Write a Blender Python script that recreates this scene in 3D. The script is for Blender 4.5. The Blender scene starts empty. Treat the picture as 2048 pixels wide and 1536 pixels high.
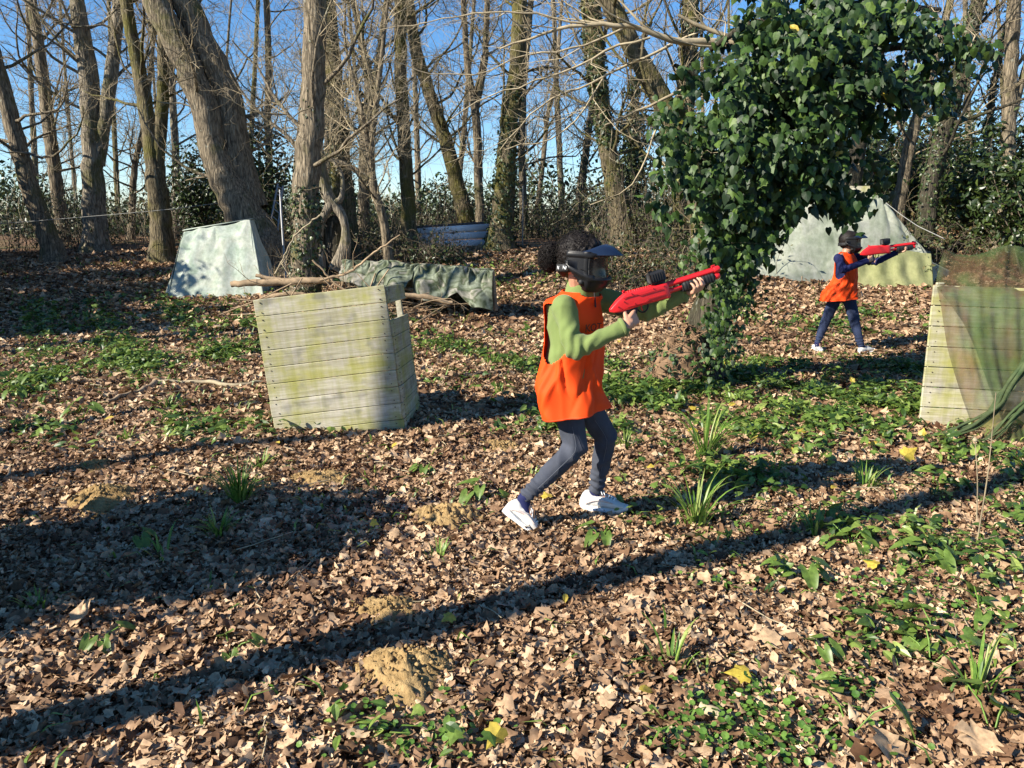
import bpy, math, random
import numpy as np
from mathutils import Vector, Matrix, noise as mnoise

R = math.radians
SC = bpy.context.scene
COL = SC.collection
# ------------------------------------------------------------------ camera
CAMZ = 1.55
PITCH = R(12.8)
FPX = 1490.0
cam_d = bpy.data.cameras.new("camera")
cam = bpy.data.objects.new("camera", cam_d)
COL.objects.link(cam)
cam.location = (0, 0, CAMZ)
cam.rotation_euler = (math.pi / 2 - PITCH, 0, 0)
cam_d.sensor_width = 36
cam_d.lens = 36 * FPX / 2048
cam_d.clip_start = 0.05
cam_d.clip_end = 2000
SC.camera = cam
# ------------------------------------------------------------------ sky and sun
SUN_EL = R(31)
TRAVEL = Vector((0.90, 0.436, 0)).normalized()      # ground direction in which shadows fall
w = bpy.data.worlds.new("World")
SC.world = w
w.use_nodes = True
nt = w.node_tree
sky = nt.nodes.new("ShaderNodeTexSky")
sky.sky_type = 'NISHITA'
sky.sun_disc = False
sky.sun_elevation = SUN_EL
sky.sun_rotation = math.atan2(-TRAVEL.x, -TRAVEL.y)
sky.air_density = 0.9
sky.dust_density = 0.0
sky.ozone_density = 5.0
bg = nt.nodes["Background"]
hs = nt.nodes.new('ShaderNodeHueSaturation')
hs.inputs['Saturation'].default_value = 1.15
nt.links.new(sky.outputs[0], hs.inputs['Color'])
nt.links.new(hs.outputs[0], bg.inputs[0])
bg.inputs[1].default_value = 0.082
sun_d = bpy.data.lights.new("sun", 'SUN')
sun_d.energy = 5.0
sun_d.angle = R(0.5)
sun_d.color = (1.0, 0.92, 0.79)
sun = bpy.data.objects.new("sun", sun_d)
COL.objects.link(sun)
ldir = Vector((TRAVEL.x * math.cos(SUN_EL), TRAVEL.y * math.cos(SUN_EL), -math.sin(SUN_EL)))
sun.rotation_euler = ldir.to_track_quat('-Z', 'Y').to_euler()
SC.view_settings.view_transform = 'Standard'
SC.view_settings.look = 'None'
SC.view_settings.exposure = 1.18
SC.view_settings.gamma = 1.0
SC.render.engine = 'CYCLES'
SC.cycles.max_bounces = 6
SC.cycles.transparent_max_bounces = 12

# ------------------------------------------------------------------ helpers
def ray(px, py):
    x = (px - 1024) / FPX; v = (768 - py) / FPX
    c, s = math.cos(PITCH), math.sin(PITCH)
    return np.array((x, c + v * s, -s + v * c))

def P(px, py, Y):
    d = ray(px, py)
    return np.array((0, 0, CAMZ)) + d * (Y / d[1])

def sstep(t):
    t = np.clip(t, 0, 1)
    return t * t * (3 - 2 * t)

_rs = np.random.RandomState(5)
_W = [(_rs.uniform(-1, 1, 2) * f, _rs.uniform(0, 6.28), a) for f, a in
      [(0.5, .03), (0.8, .025), (1.3, .018), (1.7, .014), (2.6, .010), (3.9, .008), (5.5, .006), (8, .004), (12, .003)] for _ in range(2)]

def gz(x, y):
    x = np.asarray(x, float); y = np.asarray(y, float)
    z = np.zeros(np.broadcast(x, y).shape)
    for k, ph, a in _W:
        z = z + a * 0.7 * np.sin(k[0] * x + k[1] * y + ph)
    up = 0.95 * sstep((y - 8.5) / 11.0)
    up = up + 0.9 * sstep((x - 3.5) / 6) * sstep((y - 12) / 7)
    up = up + 0.35 * np.exp(-((x - 2.5) / 2.2) ** 2 - ((y - 14) / 2.2) ** 2)
    down = -1.6 * sstep((y - 26) / 22) * (1 - 0.8 * sstep((x - 4) / 8)) - 9 * sstep((y - 50) / 120)
    return z + up + down

def G(px, py):
    """the ground point seen at a pixel"""
    d = ray(px, py); t = 0.5
    while t < 200:
        p = np.array((0, 0, CAMZ)) + d * t
        if p[2] < gz(p[0], p[1]): break
        t += 0.02
    return np.array((p[0], p[1], float(gz(p[0], p[1]))))

def nrmz(v):
    v = np.asarray(v, float)
    return v / np.maximum(np.linalg.norm(v, axis=-1, keepdims=True), 1e-9)

class MB:
    def __init__(s): s.V = []; s.F = []; s.n = 0
    def add(s, V, F, m=0):
        V = np.asarray(V, float).reshape(-1, 3)
        F = np.asarray(F, int)
        s.F.append((F + s.n, m)); s.V.append(V); s.n += len(V)
        return s
    def tube(s, path, rad, sides=6, m=0, rough=0.0, seed=0, cap=False):
        path = np.asarray(path, float); n = len(path)
        rad = np.asarray(rad, float) * np.ones(n)
        t = nrmz(np.gradient(path, axis=0))
        mean = np.abs(t.mean(0)); ref = np.zeros(3); ref[int(np.argmin(mean))] = 1
        u = nrmz(np.cross(t, ref)); v = np.cross(t, u)
        a = np.linspace(0, 2 * np.pi, sides, endpoint=False)
        rr = rad[:, None] * np.ones((1, sides))
        if rough:
            rs = np.random.RandomState(seed); z = np.linspace(0, 1, n)[:, None] * n * .25
            for k in range(1, 6):
                rr = rr * (1 + rough / k ** .5 * np.sin(k * a[None] + rs.uniform(0, 6) + z * rs.uniform(-.8, .8)) * np.sin(z * rs.uniform(.3, 1.6) + rs.uniform(0, 6)))
        V = path[:, None] + rr[..., None] * (np.cos(a)[None, :, None] * u[:, None] + np.sin(a)[None, :, None] * v[:, None])
        i = np.arange(n - 1)[:, None] * sides; j = np.arange(sides)[None]; j2 = (j + 1) % sides
        F = np.stack([i + j, i + j2, i + sides + j2, i + sides + j], -1).reshape(-1, 4)
        b = s.n
        s.add(V.reshape(-1, 3), F, m)
        if cap:
            for row, flip in ((0, 1), (n - 1, 0)):
                c = path[row]; ids = row * sides + np.arange(sides)
                T = np.stack([np.roll(ids, -1), ids, np.full(sides, n * sides)], -1) if flip else np.stack([ids, np.roll(ids, -1), np.full(sides, n * sides)], -1)
                VV = np.concatenate([V[row], c[None]]); k = np.arange(sides)
                T = np.stack([(k + 1) % sides, k, np.full(sides, sides)], -1) if flip else np.stack([k, (k + 1) % sides, np.full(sides, sides)], -1)
                s.add(VV, T, m)
        return s
    def box(s, c, size, rot=None, m=0):
        q = np.array([(x, y, z) for x in (-.5, .5) for y in (-.5, .5) for z in (-.5, .5)]) * np.asarray(size, float)
        if rot is not None: q = q @ np.asarray(rot).T
        F = [(0, 1, 3, 2), (4, 6, 7, 5), (0, 4, 5, 1), (2, 3, 7, 6), (0, 2, 6, 4), (1, 5, 7, 3)]
        return s.add(q + np.asarray(c, float), F, m)
    def bbox(s, c, size, bev=.004, rot=None, m=0):
        """bevelled box"""
        h = np.asarray(size, float) / 2; b = min(bev, min(h) * .9)
        V = []; idx = {}
        for sx in (-1, 1):
            for sy in (-1, 1):
                for sz in (-1, 1):
                    for k in range(3):
                        p = np.array((sx * (h[0] - b), sy * (h[1] - b), sz * (h[2] - b)))
                        p[k] = (sx, sy, sz)[k] * h[k]
                        idx[(sx, sy, sz, k)] = len(V); V.append(p)
        F4 = []; F3 = []
        for k in range(3):
            a, c2 = [i for i in range(3) if i != k]
            for sg in (-1, 1):
                q = []
                for (p, r) in ((-1, -1), (1, -1), (1, 1), (-1, 1)):
                    sgn = [0, 0, 0]; sgn[k] = sg; sgn[a] = p; sgn[c2] = r; q.append(idx[(*sgn, k)])
                F4.append(q)
        for k in range(3):
            a, c2 = [i for i in range(3) if i != k]
            for p in (-1, 1):
                for r in (-1, 1):
                    q = []
                    for (sg, kk) in ((-1, a), (1, a), (1, c2), (-1, c2)):
                        sgn = [0, 0, 0]; sgn[k] = sg; sgn[a] = p; sgn[c2] = r; q.append(idx[(*sgn, kk)])
                    F4.append(q)
        for sx in (-1, 1):
            for sy in (-1, 1):
                for sz in (-1, 1): F3.append([idx[(sx, sy, sz, k)] for k in range(3)])
        V = np.array(V)
        if rot is not None: V = V @ np.asarray(rot).T
        V = V + np.asarray(c, float); b0 = s.n
        s.add(V, F4, m); s.F.append((np.array(F3) + b0, m))
        return s
    def grid(s, X, m=0, close_u=False):
        """X: (nv,nu,3)"""
        nv, nu = X.shape[:2]; i = np.arange(nv - 1)[:, None] * nu
        if close_u: j = np.arange(nu)[None]; j2 = (j + 1) % nu
        else: j = np.arange(nu - 1)[None]; j2 = j + 1
        F = np.stack([i + j, i + j2, i + nu + j2, i + nu + j], -1).reshape(-1, 4)
        return s.add(X.reshape(-1, 3), F, m)
    def ball(s, c, r, n=10, rot=None, m=0):
        th = np.linspace(0, np.pi, n); ph = np.linspace(0, 2 * np.pi, 2 * n, endpoint=False)
        X = np.stack([np.sin(th)[:, None] * np.cos(ph), np.sin(th)[:, None] * np.sin(ph), np.cos(th)[:, None] * np.ones_like(ph)[None]], -1)
        X = X * np.asarray(r, float) * np.ones(3)
        if rot is not None: X = X @ np.asarray(rot).T
        return s.grid(X + np.asarray(c, float), m, True)
    def capsule(s, p0, p1, r0, r1, sides=12, m=0):
        p0 = np.asarray(p0, float); p1 = np.asarray(p1, float); d = p1 - p0; L = np.linalg.norm(d) + 1e-9; d = d / L
        a = np.linspace(0, np.pi / 2, 5)
        path = [p0 - d * r0 * math.cos(t) for t in a[:-1]] + [p0, p1] + [p1 + d * r1 * math.sin(t) for t in a[1:]]
        rad = [r0 * max(math.sin(t), .02) for t in a[:-1]] + [r0, r1] + [r1 * max(math.cos(t), .02) for t in a[1:]]
        ref = np.array((0, 0, 1.)) if abs(d[2]) < .8 else np.array((1., 0, 0))
        u = nrmz(np.cross(d, ref)); v = np.cross(d, u)
        an = np.linspace(0, 2 * np.pi, sides, endpoint=False)
        X = np.array(path)[:, None] + np.array(rad)[:, None, None] * (np.cos(an)[None, :, None] * u + np.sin(an)[None, :, None] * v)
        s.grid(X, m, True)
        for row in (0, -1): s.add(X[row], [list(range(sides))], m)
        return s
    def loft(s, secs, sides=24, m=0, pw=2.0):
        """secs: (centre, half axis vector a, half axis vector b), closed"""
        an = np.linspace(0, 2 * np.pi, sides, endpoint=False)
        c_, s_ = np.cos(an), np.sin(an)
        c_ = np.sign(c_) * np.abs(c_) ** (2 / pw); s_ = np.sign(s_) * np.abs(s_) ** (2 / pw)
        X = np.array([np.asarray(c, float) + c_[:, None] * np.asarray(a, float) + s_[:, None] * np.asarray(b, float) for c, a, b in secs])
        s.grid(X, m, True)
        s.add(X[0], [list(range(sides))[::-1]], m); s.add(X[-1], [list(range(sides))], m)
        return s
    def leaves(s, tv, tf, pos, nr, size, rng, tip=None, tipw=1.0, m=0):
        pos = np.asarray(pos, float); N = len(pos)
        if N == 0: return s
        nr = nrmz(nr); r = rng.normal(size=(N, 3))
        if tip is not None: r = r * (1 - tipw) + np.asarray(tip, float) * tipw
        t = r - (r * nr).sum(1, keepdims=True) * nr; t = nrmz(t); b = np.cross(nr, t)
        sz = np.asarray(size, float).reshape(-1, 1, 1) * np.ones((N, 1, 1))
        V = pos[:, None] + sz * (tv[None, :, 0:1] * t[:, None] + tv[None, :, 1:2] * b[:, None] + tv[None, :, 2:3] * nr[:, None])
        k = len(tv)
        F = (np.arange(N)[:, None, None] * k + np.asarray(tf)[None]).reshape(-1, np.asarray(tf).shape[1])
        return s.add(V.reshape(-1, 3), F, m)
    def mesh(s, name, mats, smooth=True):
        me = bpy.data.meshes.new(name)
        V = np.concatenate(s.V) if s.V else np.zeros((0, 3))
        me.vertices.add(len(V)); me.vertices.foreach_set("co", V.astype(np.float32).ravel())
        tot = []; loops = []; mi = []
        for F, m in s.F:
            if len(F) == 0: continue
            loops.append(F.ravel()); tot.append(np.full(len(F), F.shape[1])); mi.append(np.full(len(F), m))
        loops = np.concatenate(loops); tot = np.concatenate(tot); mi = np.concatenate(mi)
        st = np.concatenate([[0], np.cumsum(tot)[:-1]])
        me.loops.add(len(loops)); me.loops.foreach_set("vertex_index", loops.astype(np.int32))
        me.polygons.add(len(tot)); me.polygons.foreach_set("loop_start", st.astype(np.int32))
        me.polygons.foreach_set("material_index", mi.astype(np.int32))
        me.polygons.foreach_set("use_smooth", np.full(len(tot), bool(smooth)))
        me.update(calc_edges=True)
        for mm in (mats if isinstance(mats, (list, tuple)) else [mats]): me.materials.append(mm)
        return me
    def build(s, name, mats, parent=None, smooth=True, matrix=None):
        if name in ('front_panel', 'side_panel'): smooth = False
        return link(name, s.mesh(name, mats, smooth), parent, matrix)

def link(name, me, parent=None, matrix=None):
    o = bpy.data.objects.new(name, me); COL.objects.link(o)
    if matrix is not None: o.matrix_basis = matrix
    if parent is not None:
        o.parent = parent
        o.matrix_parent_inverse = Matrix.Translation(parent.location).inverted() if parent.type == 'EMPTY' else Matrix.Identity(4)
    return o

def tag(o, label=None, cat=None, group=None, kind=None):
    if label: o["label"] = label
    if cat: o["category"] = cat
    if group: o["group"] = group
    if kind: o["kind"] = kind
    return o

def empty(name, loc, label, cat, group=None):
    o = bpy.data.objects.new(name, None); COL.objects.link(o)
    o.location = Vector([float(v) for v in loc]); o.empty_display_size = .1
    return tag(o, label, cat, group)

def copy_tree(o, parent=None):
    c = o.copy(); COL.objects.link(c)
    if parent is not None: c.parent = parent
    for ch in list(o.children): copy_tree(ch, c)
    return c

def remesh(mb, voxel, smooth=3):
    me = mb.mesh("tmp", [], True); o = bpy.data.objects.new("tmp", me); COL.objects.link(o)
    r = o.modifiers.new("r", 'REMESH'); r.mode = 'VOXEL'; r.voxel_size = voxel; r.use_smooth_shade = True
    if smooth:
        q = o.modifiers.new("s", 'SMOOTH'); q.factor = .5; q.iterations = smooth
    dg = bpy.context.evaluated_depsgraph_get(); dg.update()
    out = bpy.data.meshes.new_from_object(o.evaluated_get(dg))
    bpy.data.objects.remove(o); bpy.data.meshes.remove(me)
    return out

def vget(me):
    v = np.empty(len(me.vertices) * 3, np.float32); me.vertices.foreach_get("co", v); return v.reshape(-1, 3).astype(float)

def vset(me, v):
    me.vertices.foreach_set("co", v.astype(np.float32).ravel()); me.update()

def vnorm(me):
    n = np.empty(len(me.vertices) * 3, np.float32); me.vertex_normals.foreach_get("vector", n); return n.reshape(-1, 3).astype(float)

def wrinkle(me, amp, freq, seed=0, stretch=(1, 1, 1)):
    v = vget(me); n = vnorm(me); rs = np.random.RandomState(seed); h = np.zeros(len(v))
    q = v * np.asarray(stretch)
    # domain-warped ridged waves: cloth folds
    wv = np.stack([np.sin(q @ rs.normal(size=3) * freq * .35 + rs.uniform(0, 6)) for _ in range(3)], 1) * (1.2 / freq * 6)
    q = q + wv * .35
    for k in range(6):
        d = nrmz(rs.normal(size=3)); f = freq * rs.uniform(.6, 1.8)
        h += (1 - 2 * np.abs(np.sin(q @ d * f + rs.uniform(0, 6)))) * rs.uniform(.4, 1) * (0.5 + .5 * np.sin(q @ nrmz(rs.normal(size=3)) * freq * .3 + rs.uniform(0, 6)))
    vset(me, v + n * (h * amp / 2.2)[:, None])

def smooth_path(pts, step):
    pts = np.asarray(pts, float); seg = np.r_[0, np.cumsum(np.linalg.norm(np.diff(pts, axis=0), axis=1))]
    n = max(4, int(seg[-1] / step)); s = np.linspace(0, seg[-1], n)
    q = np.stack([np.interp(s, seg, pts[:, k]) for k in range(pts.shape[1])], -1)
    for _ in range(max(1, int(n / 10))):
        q[1:-1] = .25 * q[:-2] + .5 * q[1:-1] + .25 * q[2:]
    return q


LM_SKY = [(62, "the leaning trunk at the left edge"), (185, "the pale forked tree"), (300, "the sturdy dark tree"), (420, "the heavy leaning tree"), (620, "the thick straight tree"), (735, "the small crooked tree"), (805, "the sunlit upright tree"), (955, "the high forked tree"), (1020, "the ivy footed tree"), (1200, "the dark curved tree"), (1375, "the ivy wrapped upright"), (1620, "the ivy tree's crown"), (1850, "the tree over the tarp tent"), (1920, "the dark ivy wrapped tree"), (2020, "the pale tree at the right edge")]
LM_GND = [(1700, 790, "the upright yellow leaf"), (1805, 943, "the widest yellow leaf"), (1410, 925, "the big grass tuft"), (1200, 1020, "the planted front shoe"), (1040, 1050, "the lifted shoe"), (815, 1362, "the largest molehill"), (895, 1045, "the crumbly molehill"), (560, 870, "the plank box"), (200, 940, "the left molehills"), (1350, 803, "the small earth mound"), (1690, 680, "the striding player's feet"), (1840, 860, "the right barricade"), (1395, 735, "the foot of the ivy tree"), (1950, 1060, "the dead stalks"), (1340, 1350, "the spiky grass tuft"), (1600, 1160, "the arum by the shadow band")]
_used = set()
def where_sky(px, what):
    x, nm = min(LM_SKY, key=lambda q: abs(q[0] - px)); side = "behind" if abs(px - x) < 14 else ("right of" if px > x else "left of")
    for extra in ("", "farther ", "outer ", "fainter ", "lower "):
        s = f"{extra}{what} {side} {nm}"
        if s not in _used: break
    _used.add(s); return s
def where_gnd(px, py, what):
    for x, y, nm in sorted(LM_GND, key=lambda q: abs(q[0] - px) + 2 * abs(q[1] - py)):
        dx, dy = px - x, (py - y) * 2; side = ("right of" if dx > 0 else "left of") if abs(dx) > abs(dy) else ("below" if dy > 0 else "above")
        for extra in ("", "larger ") if what.startswith("small") is False else ("",):
            s = f"{extra}{what} {side} {nm}"
            if s not in _used: _used.add(s); return s
    return what

# ------------------------------------------------------------------ materials
def mat(name, build):
    m = bpy.data.materials.new(name); m.use_nodes = True
    t = m.node_tree; b = t.nodes["Principled BSDF"]
    build(t, b); return m

def N(t, typ, **kw):
    n = t.nodes.new(typ)
    for k, v in kw.items():
        if k.startswith("i_"):
            key = k[2:]; key = int(key) if key.isdigit() else key.replace("_", " ")
            n.inputs[key].default_value = v
        else: setattr(n, k, v)
    return n

def L(t, a, b): t.links.new(a, b)

def ramp(t, fac, stops):
    r = t.nodes.new("ShaderNodeValToRGB"); e = r.color_ramp.elements
    while len(e) < len(stops): e.new(.5)
    for k, (p, c) in enumerate(stops):
        e[k].position = p; e[k].color = (*c, 1)
    L(t, fac, r.inputs[0]); return r.outputs[0]

def coords(t, scale=(1, 1, 1)):
    tc = t.nodes.new("ShaderNodeTexCoord"); mp = t.nodes.new("ShaderNodeMapping")
    mp.inputs["Scale"].default_value = scale; L(t, tc.outputs["Object"], mp.inputs[0]); return mp.outputs[0]

def noise_(t, vec, scale, detail=4, rough=.6, dist=0):
    n = N(t, "ShaderNodeTexNoise"); n.inputs["Scale"].default_value = scale; n.inputs["Detail"].default_value = detail
    n.inputs["Roughness"].default_value = rough; n.inputs["Distortion"].default_value = dist
    if vec is not None: L(t, vec, n.inputs["Vector"])
    return n.outputs["Fac"]

def mixc(t, fac, a, b, mode='MIX'):
    m = t.nodes.new("ShaderNodeMix"); m.data_type = 'RGBA'; m.blend_type = mode
    for val, sock in ((fac, m.inputs[0]), (a, m.inputs[6]), (b, m.inputs[7])):
        if hasattr(val, "links"): L(t, val, sock)
        elif isinstance(val, tuple): sock.default_value = (*val, 1)
        else: sock.default_value = val
    return m.outputs[2]

def bump(t, b, h, strength=.5, dist=.01):
    n = t.nodes.new("ShaderNodeBump"); n.inputs["Strength"].default_value = strength; n.inputs["Distance"].default_value = dist
    L(t, h, n.inputs["Height"]); L(t, n.outputs[0], b.inputs["Normal"])

def island(t): return t.nodes.new("ShaderNodeNewGeometry").outputs["Random Per Island"]

def leafmat(name, stops, rough=.5, trans=.25, spec=.5, vein=None):
    def f(t, b):
        c = ramp(t, island(t), stops)
        n = noise_(t, coords(t), 60, 3)
        if vein: c = mixc(t, 1.0, c, ramp(t, noise_(t, coords(t), 1.7, 5, .65), [(.36, (.70, .63, .58)), (.6, (1.08, 1.08, 1.05))]), 'MULTIPLY')
        c = mixc(t, 1.0, c, ramp(t, n, [(.3, (.65, .65, .65)), (.7, (1.2, 1.2, 1.2))]), 'MULTIPLY')
        L(t, c, b.inputs["Base Color"]); b.inputs["Roughness"].default_value = rough
        b.inputs["Specular IOR Level"].default_value = spec
        if trans > 0:
            tr = t.nodes.new("ShaderNodeBsdfTranslucent"); L(t, c, tr.inputs[0])
            mx = t.nodes.new("ShaderNodeMixShader"); mx.inputs[0].default_value = trans
            L(t, b.outputs[0], mx.inputs[1]); L(t, tr.outputs[0], mx.inputs[2])
            L(t, mx.outputs[0], t.nodes["Material Output"].inputs[0])
    return mat(name, f)

def plain(name, col, rough=.6, bs=0, bscale=80, var=.15, metal=0, spec=.5, detail=3):
    def f(t, b):
        v = coords(t); n = noise_(t, v, bscale * .15, 4)
        lo = tuple(c * (1 - var) for c in col); hi = tuple(min(1, c * (1 + var)) for c in col)
        L(t, ramp(t, n, [(.3, lo), (.7, hi)]), b.inputs["Base Color"])
        b.inputs["Roughness"].default_value = rough; b.inputs["Metallic"].default_value = metal
        b.inputs["Specular IOR Level"].default_value = spec
        if bs: bump(t, b, noise_(t, v, bscale, detail), bs, .004)
    return mat(name, f)

def barkmat(name, dark, light, moss, mossamt, scale=1.0):
    def f(t, b):
        v = coords(t, (1, 1, .16)); v1 = coords(t)
        n = noise_(t, v, 26 * scale, 6, .7, .4); big = noise_(t, v1, 1.7, 4, .6)
        vo = N(t, "ShaderNodeTexVoronoi"); vo.feature = 'DISTANCE_TO_EDGE'; vo.inputs["Scale"].default_value = 22 * scale; L(t, v, vo.inputs["Vector"])
        c = ramp(t, n, [(.32, dark), (.66, light)])
        crack = ramp(t, vo.outputs["Distance"], [(0, (.35, .35, .35)), (.16, (1, 1, 1))])
        c = mixc(t, .8, c, crack, 'MULTIPLY')
        mf = ramp(t, big, [(max(0, .62 - mossamt * .35), (0, 0, 0)), (min(1, .78 - mossamt * .3), (1, 1, 1))])
        mm = N(t, "ShaderNodeMath", operation='MULTIPLY'); L(t, mf, mm.inputs[0]); mm.inputs[1].default_value = .9
        c = mixc(t, mm.outputs[0], c, ramp(t, noise_(t, v1, 40, 4), [(.3, tuple(x * .5 for x in moss)), (.75, moss)]))
        lich = ramp(t, noise_(t, v1, 9, 5, .65), [(.62, (0, 0, 0)), (.7, (1, 1, 1))])
        ml = N(t, "ShaderNodeMath", operation='MULTIPLY'); L(t, lich, ml.inputs[0]); ml.inputs[1].default_value = .35
        c = mixc(t, ml.outputs[0], c, (.42, .44, .36))
        L(t, c, b.inputs["Base Color"]); b.inputs["Roughness"].default_value = .9; b.inputs["Specular IOR Level"].default_value = .2
        ad = N(t, "ShaderNodeMath", operation='ADD'); L(t, n, ad.inputs[0]); L(t, vo.outputs["Distance"], ad.inputs[1])
        bump(t, b, ad.outputs[0], .9, .03)
    return mat(name, f)

M = {}
M['bark'] = barkmat('bark_grey', (.05, .04, .028), (.35, .285, .195), (.11, .12, .025), .25)
M['bark_moss'] = barkmat('bark_mossy', (.04, .033, .022), (.25, .205, .125), (.14, .13, .03), .55)
M['bark_dark'] = barkmat('bark_dark', (.02, .018, .013), (.11, .095, .065), (.045, .05, .015), .35)
M['bark_pale'] = barkmat('bark_pale', (.09, .075, .055), (.42, .36, .27), (.14, .14, .04), .3)
M['twig'] = plain('twig_bark', (.22, .175, .105), .8, .3, 60, .45)
M['twig_pale'] = plain('twig_pale', (.33, .27, .17), .8, .3, 60, .4)
M['twig_dark'] = plain('twig_dark', (.12, .095, .065), .85, .3, 60, .4)
M['ivy'] = leafmat('ivy_leaf', [(0, (.008, .022, .006)), (.4, (.018, .044, .009)), (.8, (.046, .092, .015)), (.997, (.09, .145, .024)), (1, (.45, .33, .03))], .52, .10, .35)
M['ivy_small'] = leafmat('ivy_leaf_small', [(0, (.012, .028, .008)), (.5, (.035, .06, .014)), (1, (.085, .11, .03))], .45, .12)
M['bramble'] = leafmat('bramble_leaf', [(0, (.02, .035, .01)), (.5, (.055, .075, .02)), (.8, (.10, .11, .035)), (1, (.17, .12, .05))], .5, .15)
M['holly'] = leafmat('evergreen_leaf', [(0, (.012, .025, .008)), (.6, (.03, .055, .012)), (1, (.07, .10, .02))], .4, .12)
M['litter'] = leafmat('dead_leaf', [(0, (.08, .037, .017)), (.22, (.23, .135, .075)), (.5, (.40, .26, .155)), (.82, (.54, .38, .24)), (1, (.68, .52, .35))], .75, .12, .3, True)
M['green'] = leafmat('ground_leaf_green', [(0, (.03, .07, .014)), (.4, (.085, .155, .028)), (.85, (.19, .28, .05)), (1, (.30, .37, .09))], .42, .3)
M['clover'] = leafmat('clover_leaf', [(0, (.06, .15, .02)), (1, (.17, .30, .05))], .5, .3)
M['grass'] = leafmat('grass_blade', [(0, (.08, .17, .02)), (.6, (.17, .30, .045)), (1, (.33, .38, .10))], .45, .3)
M['yellow'] = leafmat('yellow_leaf', [(0, (.50, .35, .04)), (1, (.62, .50, .08))], .5, .3)

def gm(t, b):
    v = coords(t)
    vo = N(t, "ShaderNodeTexVoronoi"); vo.inputs["Scale"].default_value = 22; vo.inputs["Randomness"].default_value = 1; L(t, v, vo.inputs["Vector"])
    sep = N(t, "ShaderNodeSeparateColor"); L(t, vo.outputs["Color"], sep.inputs[0])
    c = ramp(t, sep.outputs[0], [(0, (.05, .025, .014)), (.4, (.14, .08, .045)), (.75, (.27, .165, .10)), (1, (.38, .25, .15))])
    c = mixc(t, .6, c, ramp(t, noise_(t, v, 55, 5, .7), [(.3, (.4, .4, .4)), (.7, (1.2, 1.2, 1.2))]), 'MULTIPLY')
    g = ramp(t, noise_(t, v, .8, 6, .65), [(.5, (0, 0, 0)), (.62, (1, 1, 1))])
    gg = N(t, "ShaderNodeMath", operation='MULTIPLY'); L(t, g, gg.inputs[0]); gg.inputs[1].default_value = .55
    c = mixc(t, gg.outputs[0], c, (.06, .09, .022))
    L(t, c, b.inputs["Base Color"]); b.inputs["Roughness"].default_value = .9; b.inputs["Specular IOR Level"].default_value = .15
    bump(t, b, vo.outputs["Distance"], .8, .03)
M['ground'] = mat('forest_floor', gm)

def sandm(t, b):
    v = coords(t); n = noise_(t, v, 14, 6, .7)
    L(t, ramp(t, n, [(.3, (.20, .125, .05)), (.7, (.46, .32, .15))]), b.inputs["Base Color"]); b.inputs["Roughness"].default_value = .95
    b.inputs["Specular IOR Level"].default_value = .1
    bump(t, b, noise_(t, v, 90, 5, .7), .8, .01)
M['sand'] = mat('molehill_earth', sandm)

def plankm(algae):
    def f(t, b):
        v = coords(t); vs = coords(t, (1.2, 8, 26)); r = island(t)
        off = N(t, "ShaderNodeVectorMath", operation='ADD'); L(t, vs, off.inputs[0])
        cb = N(t, "ShaderNodeCombineXYZ"); m9 = N(t, "ShaderNodeMath", operation='MULTIPLY'); L(t, r, m9.inputs[0]); m9.inputs[1].default_value = 37
        L(t, m9.outputs[0], cb.inputs[0]); L(t, m9.outputs[0], cb.inputs[2]); L(t, cb.outputs[0], off.inputs[1])
        grain = noise_(t, off.outputs[0], 2.2, 6, .65, .8)
        c = ramp(t, grain, [(.25, (.29, .26, .18)), (.5, (.45, .42, .33)), (.75, (.63, .60, .51))])
        c = mixc(t, .5, c, ramp(t, r, [(0, (.72, .7, .62)), (1, (1.12, 1.1, 1.1))]), 'MULTIPLY')
        off2 = N(t, "ShaderNodeVectorMath", operation='ADD'); vv = coords(t, (1, 1, 1.5)); L(t, vv, off2.inputs[0])
        al = ramp(t, noise_(t, off2.outputs[0], 3.4, 4, .6), [(.53 - algae * .10, (0, 0, 0)), (.64, (1, 1, 1))])
        ma = N(t, "ShaderNodeMath", operation='MULTIPLY'); L(t, al, ma.inputs[0]); ma.inputs[1].default_value = .8
        c = mixc(t, ma.outputs[0], c, mixc(t, grain, (.25, .24, .05), (.47, .45, .13)))
        dk = ramp(t, noise_(t, off2.outputs[0], 5.5, 3, .5), [(.56, (0, 0, 0)), (.70, (1, 1, 1))])
        md = N(t, "ShaderNodeMath", operation='MULTIPLY'); L(t, dk, md.inputs[0]); md.inputs[1].default_value = .55
        c = mixc(t, md.outputs[0], c, (.12, .12, .115))
        dr = noise_(t, coords(t, (14, 14, .8)), 2, 3, .6)
        c = mixc(t, .55, c, ramp(t, dr, [(.35, (.72, .76, .52)), (.6, (1, 1, 1))]), 'MULTIPLY')
        L(t, c, b.inputs["Base Color"]); b.inputs["Roughness"].default_value = .85; b.inputs["Specular IOR Level"].default_value = .25
        bump(t, b, grain, .5, .004)
    return f
M['plank'] = mat('weathered_plank', plankm(.8))
M['nail'] = plain('rusty_nail', (.06, .035, .02), .7)

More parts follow.
